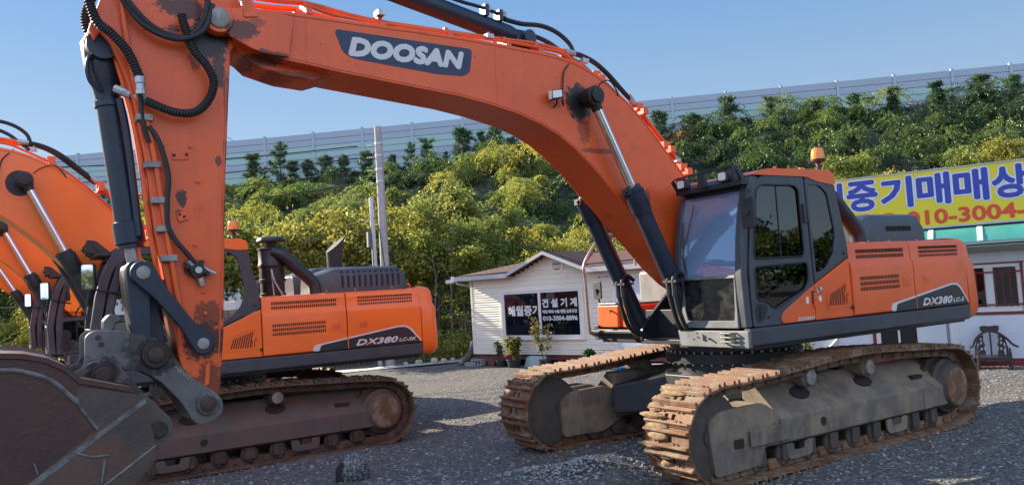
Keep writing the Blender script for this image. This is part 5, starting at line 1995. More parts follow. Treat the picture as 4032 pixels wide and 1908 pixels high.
def build_trees():
    var = {}
    for kind, hs in (('pine', (2.2, 2.6, 3.0, 3.4, 3.8)), ('leafy', (5.0, 5.4, 4.6)), ('bushy', (4.2, 3.6, 3.0))):
        var[kind] = [tree_meshes(kind, h, 31 + 7 * i + len(kind)) + (h,) for i, h in enumerate(hs)]
    q = random.Random(4)

    def put(name, kind, x, y, top, h, label, group):
        tm, cm, hh = var[kind][q.randrange(len(var[kind]))]
        o = thing(name, label, 'tree', (x, y, top - h), q.uniform(0, 6.28), group)
        sc = h / hh
        o.scale = (sc * q.uniform(1.0, 1.35),) * 2 + (sc,)
        link('trunk', tm, None, o)
        link('crown', cm, None, o)
    pines = [(-7.68, -51.01, 12.38), (-7.59, -48.49, 11.53), (-9.1, -49.84, 12.74), (-10.06, -49.7, 12.1), (-10.6, -47.97, 12.21), (-12.05, -48.07, 12.11), (-12.85, -46.77, 12.1), (-14.7, -46.55, 12.34),
             (-15.87, -44.94, 12.25), (-16.68, -43.63, 12.12), (-17.41, -42.38, 12.67), (-18.21, -41.08, 12.01), (-19.74, -41.12, 13.04), (-20.52, -39.83, 12.91), (-21.62, -39.58, 13.04), (-22.21, -38.45, 12.57), (-22.95, -37.19, 12.25),
             (-29.77, -31.6, 13.24), (-32.19, -30.91, 13.45), (-33.6, -29.1, 13.51), (-36.18, -27.64, 13.59), (-38.65, -25.61, 13.15), (-40.01, -23.85, 13.66), (-41.48, -21.99, 13.02), (-44.68, -20.66, 13.83), (-44.35, -19.64, 13.1), (-46.3, -18.69, 13.56), (-47.8, -17.46, 13.79)]
    nth = ['first', 'second', 'third', 'fourth', 'fifth', 'sixth', 'seventh', 'eighth', 'ninth', 'tenth']
    for i, (x, y, t) in enumerate(pines):
        h = t - hill_z(x, y) + .5 + (.35, -.2, .6, .1, -.3, .45, .2)[i % 7]
        if i < 7:
            lb = f'young pine before the barrier, {nth[i]} to the right of the upright orange arm'
        elif i < 17:
            lb = f'young pine before the barrier, {nth[i - 7]} to the right of the utility pole'
        else:
            lb = f'dark young pine before the barrier, {nth[i - 17]} to the right of the orange boom' if i < 27 else 'dark young pine before the barrier, nearest the right end of the view'
        put('pine_tree', 'pine', x, y, t + (.25, -.1, .4, .0, -.25, .3, .1)[i % 7], h, lb, 'young pines along the foot of the barrier')
    leafy = [(-.71, -24.39, 5.21, 4.75, 'yellow green sapling rising behind the rain cap of the second excavator'),
             (-1.45, -22.48, 5.47, 5.3, 'yellow leaved tree right of the rain cap, before the green slope'),
             (-3.05, -23.76, 5.93, 5.15, 'tall yellow green tree above the exhaust pipe of the second excavator'),
             (-3.05, -21.82, 5.49, 5.18, 'yellow green tree with a thin pale trunk right of the exhaust pipe'),
             (-4.44, -22.62, 6.23, 5.44, 'golden leaved tree touching the short steel pole on its left'),
             (-4.41, -20.05, 5.05, 4.88, 'small bright yellow tree just right of the tall utility pole'),
             (-7.07, -23.05, 6.14, 4.61, 'yellow green tree midway between utility pole and house gable'),
             (-31.63, -10.67, 8.03, 3.48, 'yellowing tree on the slope above the right end of the yellow sign')]
    for x, y, t, h, lb in leafy:
        put('leafy_tree', 'leafy', x, y, t, h + .4, lb, 'yellow leaved trees at the foot of the slope')
    bushy = [(-5.53, -19.14, 4.77, 4.6, 'green bushy tree behind the left end of the house roof'),
             (-8.67, -23.03, 5.98, 4.05, 'olive bushy tree on the slope above the house roof'),
             (-9.44, -19.81, 4.77, 3.61, 'bushy tree directly behind the house gable'),
             (.32, -23.94, 4.46, 4.3, 'green bushy tree behind the cab of the second excavator'),
             (-6.71, -17.52, 3.96, 3.92, 'leafy bush with bare stems at the left corner of the house'),
             (-22.41, -13.06, 6.41, 3.93, 'bushy green tree on the slope behind the amber beacon'),
             (10.5, -36, 5.5, 6.0, 'round green tree far behind the farthest excavator'),
             (8.4, -41, 6.2, 5.8, 'tall green tree at the far left beyond the machines')]
    for x, y, t, h, lb in bushy:
        put('bushy_tree', 'bushy', x, y, t, h + .4, lb, 'bushy green trees on the slope')
    # bare pale saplings left of the house
    b = MB()
    for k, (x, y, h) in enumerate(((-5.4, -17.6, 4.2), (-4.9, -17.9, 3.6), (-6.1, -17.9, 4.6))):
        b = MB()
        b.tube([(0, 0, -.2), (.05, .03, h * .4), (-.05, .08, h * .75), (.06, .1, h)], [.03, .025, .018, .008], 6)
        for j in range(6):
            z = h * (.35 + .1 * j)
            a = j * 2.2 + k
            b.tube([(0, .05, z), (.3 * math.cos(a), .3 * math.sin(a), z + .35), (.5 * math.cos(a), .5 * math.sin(a), z + .75)], [.014, .01, .005], 5)
        o = thing('bare_sapling', ('bare pale sapling with thin forked stem left of the house roof', 'shortest bare sapling nearest the second excavator', 'tallest bare sapling right behind the roof corner')[k], 'sapling', (x, y, ground_z(x, y)), 0, 'bare saplings beside the house')
        obj('trunk', b, 'bark', o)


build_trees()


def weeds(name, label, cat, cx, cy, w, d, n, h, base, kind=None):
    """a low band of upright weeds"""
    k = 7
    x = cx + (nr.random(n) - .5) * w
    y = cy + (nr.random(n) - .5) * d
    hh = h * (.5 + .6 * nr.random(n))
    t = np.linspace(.15, 1, k)[None, :]
    ln = nr.normal(size=(n, 2)) * .22
    p = np.stack([x[:, None] + ln[:, :1] * hh[:, None] * t ** 2, y[:, None] + ln[:, 1:] * hh[:, None] * t ** 2, -.2 + hh[:, None] * t], 2)
    ax = nr.normal(size=p.shape) * .6 + np.array([0, 0, .7])
    tn = np.array(base) * (.6 + .8 * nr.random((n, 1, 1))) * (.8 + .4 * nr.random((n, k, 1)))
    me = leaf_mesh(name, p.reshape(-1, 3), ax.reshape(-1, 3), np.full(n * k, .15), np.full(n * k, .045), np.broadcast_to(tn, p.shape).reshape(-1, 3))
    o = link(name, me, M['leaf'])
    return tag(o, label, cat, None, kind)


weeds('weed_bank', 'bank of feathery yellow green weeds behind the concrete strip', None, -4.9, -17.0, 3.2, 1.0, 420, .95, (.26, .27, .06), 'stuff')
weeds('weed_bank', 'straggling weeds along the yard edge behind the machines', None, 2.5, -18.6, 12, 1.4, 700, .55, (.18, .20, .06), 'stuff')
weeds('weed_bank', 'rough grass and bushes at the far left of the yard', None, 9.5, -31, 12, 8, 1800, 1.3, (.16, .20, .06), 'stuff')


# ------------------------------------------------------------------ poles, wires, lamp
M['concrete'] = mat('pale_concrete', (.37, .36, .35), .8, col2=(.29, .28, .27), scale=5, dirt_glint=(.18, .17, .16), dscale=3, dlo=.55, dhi=.8, bump=.1)
M['galv'] = mat('galvanised_steel', (.42, .45, .48), .4, .6)
M['porcelain'] = mat('porcelain_insulator', (.6, .6, .58), .3)


def build_poles():
    A, Bp = V((-2.62, -16.9, -.2)), V((-2.53, -16.74, 7.67))
    o = thing('utility_pole', 'tall pale concrete utility pole with insulators on its left side', 'utility pole', A)
    b = MB()
    b.cyl((0, 0, 0), Bp - A, .165, .115, 20)
    obj('shaft', b, 'concrete', o)
    b = MB()
    for z in (7.3, 6.9, 6.45, 6.05):
        f = z / 7.87
        p = (Bp - A) * f
        b.cyl(p - V((0, 0, .03)), p + V((0, 0, .03)), .135, n=20)
    for k in range(9):
        p = (Bp - A) * (.28 + .05 * k)
        b.cyl(p, p + V((.16 if k % 2 else -.16, .05, 0)), .008, n=6)
    obj('pole_band', b, 'galv', o)
    for z in (7.25, 6.85, 6.42, 6.0):
        p = (Bp - A) * (z / 7.87)
        b = MB()
        d = V((.84, -.54, .0))
        q0 = p + d * .14
        b.cyl(p, q0 + d * .08, .012, n=6)
        for j in range(3):
            b.lathe(q0 + d * (.1 + .06 * j), d, [(.01, 0), (.032, .01), (.022, .035), (.01, .05)], 10)
        ins = obj('insulator', b, 'porcelain', o)
        b = MB()
        b.cyl(q0 + d * .55, q0 + d * .8, .022, n=8)
        obj('wire_sleeve', b, 'rubber', ins)
    b = MB()
    b.tube([(Bp - A) * .72 + V((.14, -.02, 0)), (Bp - A) * .62 + V((.3, -.1, 0)), (Bp - A) * .6 + V((.2, .1, -.1)), (Bp - A) * .3 + V((.02, .16, 0)), V((.02, .17, .4))], .014, 6, 4)
    obj('pole_cable', b, 'rubber', o)
    for k, z in enumerate((7.25, 6.85, 6.42, 6.0)):
        p = A + (Bp - A) * (z / 7.87) + V((.84, -.54, 0)) * .9
        b = MB()
        e = V((23, -29, z + 1.5 - .35 * k))
        b.tube([p.lerp(e, t) - V((0, 0, 1.0 * 4 * t * (1 - t))) for t in [j / 14 for j in range(15)]], .02, 5)
        tag(obj('power_line', b, 'rubber'), f'thin {("topmost", "second", "third", "lowest")[k]} wire running left from the utility pole', 'wire', 'wires strung from the utility pole')
    o = thing('steel_pole', 'short galvanised steel pole standing left of the utility pole', 'pole', (-2.30, -16.95, -.2))
    b = MB()
    b.cyl((0, 0, 0), (.04, .02, 5.5), .085, .075, 16)
    b.lathe((.04, .02, 5.5), (0, 0, 1), [(.08, 0), (.078, .02), (0, .03)], 16)
    obj('shaft', b, 'galv', o)
    b = MB()
    b.box(.06, .20, -.16, -.02, 3.9, 4.4)
    obj('switch_box', b, 'grey', o, .01)
    b = MB()
    b.tube([(.11, .02, 4.95), (.22, .06, 4.7), (.12, .09, 4.3), (.10, .1, 2.0), (.09, .1, .3)], .012, 6, 4)
    obj('pole_cable', b, 'rubber', o)
    b = MB()
    p, e = V((-2.28, -16.95, 4.7)), V((8, -22, 2.4))
    b.tube([p.lerp(e, t) - V((0, 0, .5 * 4 * t * (1 - t))) for t in [j / 12 for j in range(13)]], .014, 5)
    tag(obj('service_cable', b, 'rubber'), 'slack black cable hanging left from the short steel pole', 'wire')
    b = MB()
    p, e = V((-2.6, -16.9, 5.4)), V((-8.0, -12.5, 2.9))
    b.tube([p.lerp(e, t) - V((0, 0, .35 * 4 * t * (1 - t))) for t in [j / 12 for j in range(13)]], .011, 5)
    tag(obj('service_cable', b, 'rubber'), 'thin cable dropping from utility pole to the house roof', 'wire')
    o = thing('street_lamp', 'bent grey street lamp peeping over the barrier beside the orange arm', 'street lamp', (-8.54, -60.04, 9.5))
    b = MB()
    b.tube([(0, 0, 0), (0, 0, 6.0), (.05, -.03, 6.3), (.35, -.2, 6.55), (.75, -.4, 6.72)], [.09, .07, .065, .06, .055], 8)
    obj('lamp_post', b, 'galv', o)
    b = MB()
    b.box(.7, 1.25, -.55, -.38, 6.68, 6.78)
    obj('lamp_head', b, 'galv', o, .02)


build_poles()


# ------------------------------------------------------------------ house
M['siding'] = mat('cream_vinyl_siding', (.78, .735, .62), .5, col2=(.72, .665, .54), scale=1.2, dirt_glint=(.5, .38, .24), dscale=1.0, dlo=.56, dhi=.85, damt=.4, stretch=(.5, .5, 2.2))
M['siding_white'] = mat('white_siding', (.62, .65, .70), .5, col2=(.56, .59, .65), scale=1.5)
M['trim'] = mat('white_metal_trim', (.44, .455, .47), .4, dirt_glint=(.35, .30, .24), dscale=3, dlo=.5, dhi=.75, damt=.5)
M['frame_white'] = mat('white_window_frame', (.66, .66, .65), .4)
M['pane'] = glass('dark_office_pane', .06, (.45, .5, .55), .02)
M['curtain'] = mat('grey_blue_curtain', (.10, .13, .165), .8, col2=(.06, .085, .11), scale=6, stretch=(7, 7, .4))
M['void'] = mat('dark_interior', (.012, .013, .015), .8)
M['redbeam'] = mat('dark_red_beam', (.17, .055, .05), .6, dirt_glint=(.08, .05, .045), dscale=4)
M['fade_white'] = mat('faded_white_letters', (.62, .62, .62), .6)


def shingle():
    m = mat('brown_red_shingles', (.15, .065, .052), .9)
    nt = m.node_tree
    N, L = nt.nodes, nt.links
    tc = N.new('ShaderNodeTexCoord')
    br = N.new('ShaderNodeTexBrick')
    br.inputs['Color1'].default_value = (.125, .048, .038, 1)
    br.inputs['Color2'].default_value = (.075, .032, .028, 1)
    br.inputs['Mortar'].default_value = (.035, .02, .02, 1)
    br.inputs['Scale'].default_value = 1
    br.inputs['Mortar Size'].default_value = .012
    br.inputs['Brick Width'].default_value = .24
    br.inputs['Row Height'].default_value = .13
    L.new(tc.outputs['Object'], br.inputs['Vector'])
    L.new(br.outputs['Color'], N['Principled BSDF'].inputs['Base Color'])
    b = N.new('ShaderNodeBump')
    b.inputs['Strength'].default_value = .6
    b.inputs['Distance'].default_value = .02
    L.new(br.outputs['Fac'], b.inputs['Height'])
    b.invert = True
    L.new(b.outputs[0], N['Principled BSDF'].inputs['Normal'])
    return m


M['shingle'] = shingle()


def laps(x0f, x1f, z0, z1, h=.143, y=0., out=.03):
    b = MB()
    n = max(1, round((z1 - z0) / h))
    h = (z1 - z0) / n
    for k in range(n):
        za, zb = z0 + k * h, z0 + (k + 1) * h
        for a, c, o0, o1 in ((0, .5, out, out * .5), (.5, 1, out, out * .12)):
            zz0, zz1 = za + h * a, za + h * c
            xa, xb = x0f((zz0 + zz1) / 2), x1f((zz0 + zz1) / 2)
            b.prism([(y + .02, zz0), (y - o0, zz0), (y - o0, zz0 + h * .05), (y - o1, zz1 - .001), (y + .02, zz1 - .001)], xa, xb, 'x')
    return b


def build_house():
    ang = math.atan2(.953, -.302)
    o = thing('office_house', 'cream sided single storey office house with red brown shingle roof and a small gable', 'house', (-4.262, -14.14, 0), ang)
    w = laps(lambda z: 0 if z < 2.44 else 1.75 + (z - 2.44) / .56 * 1.36, lambda z: 7.3 if z < 2.44 else 4.45 - (z - 2.44) / .56 * 1.34, .14, 3.0)
    obj('front_wall', w, 'siding', o, smooth=0)
    b = MB()
    b.box(0, 7.3, .03, 4.3, .14, 2.44)
    b.box(-.035, .035, -.035, .03, .14, 2.44)
    obj('wall_core', b, 'siding', o)
    b = MB()
    b.box(.0, 7.3, .05, .20, -.02, .135)
    b.box(.0, .15, .20, 4.3, -.02, .135)
    b.box(0, 7.3, 4.1, 4.25, -.02, .135)
    obj('base_beam', b, 'redbeam', o, .005)
    b = MB()
    for x in (1.2, 2.9, 4.1, 5.2, 6.6):
        b.box(x, x + .25, .25, .6, -.25, -.02)
    b.box(0, 7.3, 1.2, 1.3, -.3, .13)
    obj('foundation_block', b, 'void', o)
    # roof planes
    b = MB()
    e0, e1, rz, ry = 2.50, 2.52, 2.97, 2.05
    T = .05

    def slab(P):
        P = [V(p) for p in P]
        n = (P[1] - P[0]).cross(P[2] - P[0]).normalized()
        if n.z < 0:
            n = -n
        b.loft([P, [p + n * T for p in P]])
    ym, zm = .06, e0 + (rz - e0) * .36 / 2.35
    slab([(-.35, -.30, e0), (1.78, -.30, e0), (1.78, ry, rz), (1.5, ry, rz)])
    slab([(4.44, -.30, e0), (7.5, -.30, e0), (7.5, ry, rz), (4.44, ry, rz)])
    slab([(1.781, ym, zm), (4.439, ym, zm), (4.439, ry, rz), (1.781, ry, rz)])
    slab([(-.35, -.30, e0), (1.5, ry, rz), (-.35, 4.5, e0)])
    slab([(1.5, ry, rz + .001), (7.5, ry, rz + .001), (7.5, 4.5, e0), (-.35, 4.5, e0)])
    slab([(1.70, -.34, 2.46), (3.11, -.34, 3.02), (3.11, 2.3, 3.02), (1.70, 2.3, 2.46)])
    slab([(3.11, -.34, 3.021), (4.52, -.34, 2.46), (4.52, 2.3, 2.46), (3.11, 2.3, 3.021)])
    obj('roof', b, 'shingle', o)
    b = MB()
    b.prism([(-.38, 2.40), (-.345, 2.40), (-.345, 2.53), (-.38, 2.53)], -.38, 1.74, 'x')
    b.prism([(-.38, 2.40), (-.345, 2.40), (-.345, 2.53), (-.38, 2.53)], 4.50, 7.5, 'x')
    b.prism([(1.72, 2.43), (3.11, 2.985), (3.11, 3.08), (1.72, 2.525)], -.385, -.345)
    b.prism([(3.11, 2.985), (4.52, 2.43), (4.52, 2.525), (3.11, 3.08)], -.386, -.346)
    b.box(-.39, -.355, -.385, 4.5, 2.40, 2.53)
    gt = obj('fascia_gutter', b, 'trim', o, .006)
    b = MB()
    b.box(-.35, 1.76, -.34, .02, 2.405, 2.425)
    b.box(4.47, 7.4, -.34, .02, 2.405, 2.425)
    obj('soffit', b, 'trim', o)
    b = MB()
    b.tube([(-.36, -.36, 2.46), (-.30, -.34, 2.32), (.02, -.08, 2.22), (.06, -.06, 2.2), (.06, -.05, 2.35)], .022, 8)
    obj('bent_downpipe', b, 'trim', o)
    b = MB()
    b.box(-.62, -.40, -.50, -.34, 2.36, 2.46)
    b.cyl((-.66, -.42, 2.38), (-.42, -.42, 2.40), .055, n=12)
    b.box(-.50, -.36, -.40, -.36, 2.40, 2.55)
    obj('security_camera', b, 'frame_white', o, .012)
    # round gable vent
    b = MB()
    b.loft([[(3.35 + r * math.cos(a), y, 2.665 + r * math.sin(a)) for a in [2 * PI * k / 28 for k in range(28)]] for r, y in ((.235, .0), (.235, -.05), (.16, -.05), (.155, -.015))], cap=False)
    v = obj('gable_vent', b, 'siding', o)
    b = MB()
    b.cyl((3.35, -.012, 2.665), (3.35, -.022, 2.665), .158, n=24)
    obj('vent_shadow', b, 'void', v)
    b = MB()
    for k in range(6):
        z = 2.54 + k * .05
        hw = math.sqrt(max(.001, .155 ** 2 - (z - 2.665) ** 2))
        b.prism([(-.026, z), (-.048, z - .022), (-.044, z - .026), (-.024, z - .006)], 3.35 - hw, 3.35 + hw, 'x')
    obj('vent_louvre', b, 'siding', v)
    # big two pane window with its lettering
    x0, x1, z0, z1 = 1.25, 4.13, .62, 1.98
    b = MB()
    for X0, X1, Z0, Z1 in ((x0 - .07, x1 + .07, z1, z1 + .06), (x0 - .07, x1 + .07, z0 - .06, z0), (x0 - .07, x0, z0, z1), (x1, x1 + .07, z0, z1)):
        b.box(X0, X1, -.085, .02, Z0, Z1)
    fr = obj('window_surround', b, 'siding', o, .005)
    b = MB()
    for X0, X1, Z0, Z1 in ((x0, x1, z1 - .07, z1), (x0, x1, z0, z0 + .08), (x0, x0 + .09, z0 + .08, z1 - .07), (x1 - .09, x1, z0 + .08, z1 - .07), (2.62, 2.71, z0 + .08, z1 - .07)):
        b.box(X0, X1, -.072, .02, Z0, Z1)
    obj('window_frame', b, 'frame_white', o, .006)
    b = MB()
    b.box(x0 + .09, 2.62, -.047, -.041, z0 + .08, z1 - .07)
    b.box(2.71, x1 - .09, -.057, -.051, z0 + .08, z1 - .07)
    obj('window_pane', b, 'pane', o)
    b = MB()
    b.box(x0 + .01, x1 - .01, -.036, -.03, z0, z1)
    obj('window_curtain', b, 'curtain', o)
    text('lettering', '해월중기', 1.17, .285, (1.47, -.049, 1.27), (1, 0, 0), (0, 0, 1), 'fade_white', o, .012)
    text('lettering', '건 설 기 계', 1.20, .235, (2.77, -.059, 1.49), (1, 0, 0), (0, 0, 1), 'fade_white', o, .011)
    text('lettering', '매입·매매·수출·렌탈·금융상담', 1.20, .10, (2.77, -.059, 1.315), (1, 0, 0), (0, 0, 1), 'fade_white', o, .004)
    text('lettering', '010-3004-8896', 1.20, .125, (2.77, -.059, 1.11), (1, 0, 0), (0, 0, 1), 'fade_white', o, .007)
    # door and stickers
    b = MB()
    for X0, X1, Z0, Z1 in ((5.13, 5.20, .2, 2.28), (6.06, 6.13, .2, 2.28), (5.13, 6.13, 2.22, 2.28)):
        b.box(X0, X1, -.06, .02, Z0, Z1)
    obj('door_frame', b, 'siding', o, .005)
    b = MB()
    b.box(5.20, 6.06, -.045, .02, .2, 2.22)
    d = obj('door', b, 'siding_white', o)
    b = MB()
    b.box(5.71, 5.83, -.05, -.0455, 1.62, 1.86)
    obj('door_sticker', b, 'decal_navy', d)
    b = MB()
    b.prism(rnd([(5.735, 1.80), (5.735, 1.72), (5.77, 1.66), (5.805, 1.72), (5.805, 1.80)], .01), -.054, -.0505)
    b.box(5.73, 5.81, -.05, -.0455, 1.90, 2.02)
    obj('sticker_shield', b, 'fade_white', d)
    b = MB()
    b.cyl((5.96, -.035, 1.15), (5.96, -.09, 1.15), .03, n=12)
    obj('door_knob', b, 'steel', d)
    # small camera notice on the wall
    b = MB()
    b.box(4.67, 5.07, -.045, -.02, 2.19, 2.30)
    s = obj('camera_notice', b, 'frame_white', o)
    b = MB()
    b.prism([(4.70, 2.25), (4.78, 2.275), (4.79, 2.25), (4.72, 2.22)], -.048, -.0455)
    b.prism([(4.775, 2.25), (4.79, 2.25), (4.79, 2.20), (4.775, 2.20)], -.048, -.0455)
    obj('camera_symbol', b, 'decal_black', s)
    text('lettering', 'CCTV녹화중', .25, .04, (4.81, -.0455, 2.23), (1, 0, 0), (0, 0, 1), 'red', o, .002)
    # sloping canvas over the right rear of the roof
    b = MB()
    b.loft([[(5.6, .7, 2.72), (7.6, .7, 2.72), (7.6, 2.1, 3.05), (5.6, 2.1, 3.05)], [(5.6, .7, 2.76), (7.6, .7, 2.76), (7.6, 2.1, 3.10), (5.6, 2.1, 3.10)]])
    M['canvas'] = mat('old_canvas', (.20, .165, .12), .9, bump=.4, bscale=8)
    tag(obj('canvas_cover', b, 'canvas', None), 'old brown canvas thrown over the house roof', 'tarpaulin')
    bpy.data.objects['canvas_cover'].location = (-4.262, -14.14, 0)
    bpy.data.objects['canvas_cover'].rotation_euler = (0, 0, ang)
    return Matrix.Translation((-4.262, -14.14, 0)) @ Matrix.Rotation(ang, 4, 'Z')


HM = build_house()


def leaves_at(name, parent, cen, rad, per, k, tint, leaf, drop=.3):
    cen, rad = np.array(cen), np.array(rad)
    t = np.tile(np.array([tint]), (len(cen), 1)) * (.7 + .6 * nr.random((len(cen), 1)))
    a = sprays(cen, rad, per, k, drop, t, leaf, .02)
    return link(name, leaf_mesh(name, a[0], a[1], a[2] * 1.2, a[2] * .75, a[3]), M['leaf'], parent)


M['pot'] = mat('black_plastic_pot', (.022, .024, .028), .5)
M['blue'] = mat('blue_plastic', (.02, .14, .38), .4)
M['flower'] = mat('red_flower', (.55, .03, .03), .5)


def potted(label, at, r, h, ph, stems, tint, dens, potm='pot', leaf=.06, flower=False):
    o = thing('potted_plant', label, 'potted plant', at, 0, 'potted plants before the buildings')
    b = MB()
    b.lathe((0, 0, 0), (0, 0, 1), [(r * .72, 0), (r * .95, h * .88), (r * 1.06, h * .88), (r * 1.06, h), (r * .92, h), (r * .9, h * .86), (0, h * .86)], 20)
    obj('pot', b, potm, o)
    q = random.Random(int(r * 1000 + ph * 100))
    b = MB()
    cen, rad = [], []
    for k in range(stems):
        a = q.uniform(0, 6.28)
        L = ph * q.uniform(.6, 1)
        p = [V((.03 * math.cos(a), .03 * math.sin(a), h * .85)), V((.12 * ph * math.cos(a), .12 * ph * math.sin(a), h + L * .5)), V((.26 * ph * math.cos(a) * q.uniform(.4, 1.3), .26 * ph * math.sin(a), h + L))]
        b.tube(p, [.012, .009, .005], 5, 3)
        for f in (.35, .55, .75, .95):
            cen.append(tuple(p[0].lerp(p[1], f * 2) if f < .5 else p[1].lerp(p[2], f * 2 - 1)))
            rad.append(.10 * (.6 + ph * .6))
    obj('stem', b, 'bark', o)
    leaves_at('leaves', o, cen, rad, dens, 3, tint, leaf)
    if flower:
        b = MB()
        for k in range(7):
            c = V((.18 + .05 * math.cos(k * 2), -.12 + .05 * math.sin(k * 2.4), h + .09 + .02 * (k % 3)))
            b.lathe(c, (0, 0, 1), [(.0, -.02), (.03, 0), (.02, .02), (0, .025)], 6)
        obj('flower', b, 'flower', o)


def hp(s, y, z=0):
    return HM @ V((s, y, z))


GZ = -.235
potted('small potted shrub with thin yellowing stems, leftmost pot under the office window', hp(1.42, -.42, GZ), .17, .26, .55, 4, (.15, .16, .035), 8)
potted('potted plant with bright yellow green leaves and a red bloom beside it', hp(2.00, -.55, GZ), .22, .30, .62, 8, (.20, .20, .04), 14, leaf=.075, flower=True)
potted('tall spindly potted shrub right of the leaning green glass', hp(3.12, -.55, GZ), .20, .29, 1.25, 7, (.16, .15, .035), 7)
potted('round bushy green plant in a blue pot left of the house door', hp(4.62, -.55, GZ), .17, .26, .28, 16, (.03, .12, .02), 24, 'blue', leaf=.06)

# leaning green glass sheet, blocks, hose reel
M['green_glass'] = mat('pale_green_glass', (.16, .34, .30), .08, coat=1., spec=.9, dirt_glint=(.5, .6, .58), dscale=1.2, dlo=.45, dhi=.7, damt=.3)
b = MB()
b.prism([(0, 0), (.06, .34), (.20, .385), (.78, .375), (.80, 0)], -.006, .006)
g = obj('glass_sheet', b, 'green_glass')
g.matrix_world = HM @ Matrix.Translation((2.24, -.42, GZ)) @ Matrix.Rotation(R(-14), 4, 'X')
tag(g, 'pale green glass sheet leaning between two black pots under the window', 'glass sheet')
M['cinder'] = mat('grey_cinder_block', (.27, .27, .27), .95, bump=.5, bscale=60)


def cinder(label, m, stack=1):
    for k in range(stack):
        b = plate('cinder_block', [(0, 0), (.39, 0), (.39, .19), (0, .19)], [rnd([(x, .035), (x + .085, .035), (x + .085, .155), (x, .155)], .02) for x in (.035, .152, .27)], .19, (0, 0, 0), (1, 0, 0), (0, 0, 1), 'cinder')
        b.matrix_world = m
        tag(b, label, 'cinder block', 'grey cinder blocks by the buildings')


cinder('hollow cinder block under the left corner of the house, holes facing out', HM @ Matrix.Translation((.02, -.12, -.03 - .19 + .02)))
b = MB()
b.box(0, .42, -.08, .12, 0, .17)
o = obj('kerb_block', b, 'cinder', None, .01)
o.matrix_world = HM @ Matrix.Translation((-.22, -.2, -.27))
tag(o, 'low grey kerb block at the foot of the house corner', 'block')
cinder('cinder block lying behind the far track, nearest the blue pallet', Matrix.Translation((-5.6, -7.75, -.19)) @ Matrix.Rotation(R(115), 4, 'Z'))
cinder('cinder block lying right of another behind the far track', Matrix.Translation((-5.85, -7.3, -.19)) @ Matrix.Rotation(R(112), 4, 'Z'))
b = MB()
b.lathe((0, 0, 0), (0, 1, 0), [(.05, 0), (.13, 0), (.13, .03), (.09, .04), (.09, .10), (.13, .11), (.13, .14), (.05, .14)], 20)
o = obj('cable_reel', b, 'redbeam')
o.matrix_world = HM @ Matrix.Translation((.68, -.05, -.10))
tag(o, 'small rusty red reel standing beside the cinder block', 'reel')
# blue pallet behind the far track
o = thing('blue_pallet', 'blue plastic pallet lying behind the far track of the nearest excavator', 'pallet', (-5.6, -8.15, -.2), R(115))
b = MB()
for k in range(5):
    b.box(-.45, .45, -.42 + k * .18, -.30 + k * .18, .12, .145)
obj('top_board', b, 'blue', o, .004)
b = MB()
for x in (-.38, 0, .38):
    for y in (-.36, 0, .36):
        b.box(x - .07, x + .07, y - .06, y + .06, .02, .12)
    b.box(x - .07, x + .07, -.42, .42, 0, .02)
obj('pallet_foot', b, 'blue', o, .004)

# pale concrete strip with rubble and a sheet at the yard edge
M['strip'] = mat('pale_yard_strip', (.46, .45, .42), .9, col2=(.32, .31, .29), scale=2.5, bump=.3, bscale=12)
b = MB()
n = 26
P = [V((7.5, -17.6, 0)).lerp(V((-4.9, -15.3, 0)), k / n) for k in range(n + 1)]
q = random.Random(9)
for k in range(n):
    a, c = P[k], P[k + 1]
    w0, w1 = .42 + .12 * math.sin(k * 1.9), .42 + .12 * math.sin((k + 1) * 1.9)
    b.add([(a.x, a.y, -.165), (c.x, c.y, -.165), (c.x, c.y - w1, -.13), (a.x, a.y - w0, -.13), (c.x, c.y - w1 - .1, -.25), (a.x, a.y - w0 - .1, -.25)], [(0, 1, 2, 3), (3, 2, 4, 5)])
tag(obj('concrete_strip', b, 'strip', smooth=60), 'pale concrete strip along the back of the yard', kind='structure')
M['rubble'] = mat('pale_rubble', (.40, .37, .32), .95, col2=(.28, .25, .21), scale=4, bump=.4, bscale=20)
for k, (x, y, s) in enumerate(((-3.2, -15.95, .13), (-3.65, -15.75, .16), (-3.95, -15.65, .12), (-2.75, -16.0, .10), (-4.25, -15.6, .11))):
    b = MB()
    pts = []
    for i in range(7):
        a = 2 * PI * i / 7
        r = s * q.uniform(.75, 1.15)
        pts.append((r * math.cos(a), r * .8 * math.sin(a)))
    b.loft([[(px, py, -.02) for px, py in pts], [(px * 1.02, py, s * .5) for px, py in pts], [(px * .7, py * .7, s * .95) for px, py in pts]])
    o = obj('rubble_stone', b, 'rubble', None, .015, 20)
    o.location = (x, y, -.14)
    o.rotation_euler = (0, 0, k)
    tag(o, ('pale broken stone on the concrete strip near the house', 'largest pale stone on the concrete strip', 'flat stone right of the largest one on the strip', 'small stone on the strip nearest the second excavator', 'pale stone closest to the leaning white sheet')[k], 'stone', 'stones on the concrete strip')
M['tarp'] = mat('weathered_white_sheet', (.50, .51, .50), .6, col2=(.36, .38, .38), scale=3, bump=.4, bscale=9)
b = MB()
rings = []
for i in range(7):
    t = i / 6
    rings.append([(-.10 - .55 * t ** 1.5 + .05 * math.sin(j * 2 + i), -.10 + .45 * j / 4 - .1 * t, .72 * (1 - t) ** 1.3 - .19 + .03 * math.sin(i * 2 + j)) for j in range(5)])
b.loft(rings, cap=False, close=False)
o = obj('plastic_sheet', b, 'tarp', None, 0, 80)
o.matrix_world = HM
o.modifiers.new('thickness', 'SOLIDIFY').thickness = .012
tag(o, 'crumpled white plastic sheet draped against the left corner of the house', 'sheet')


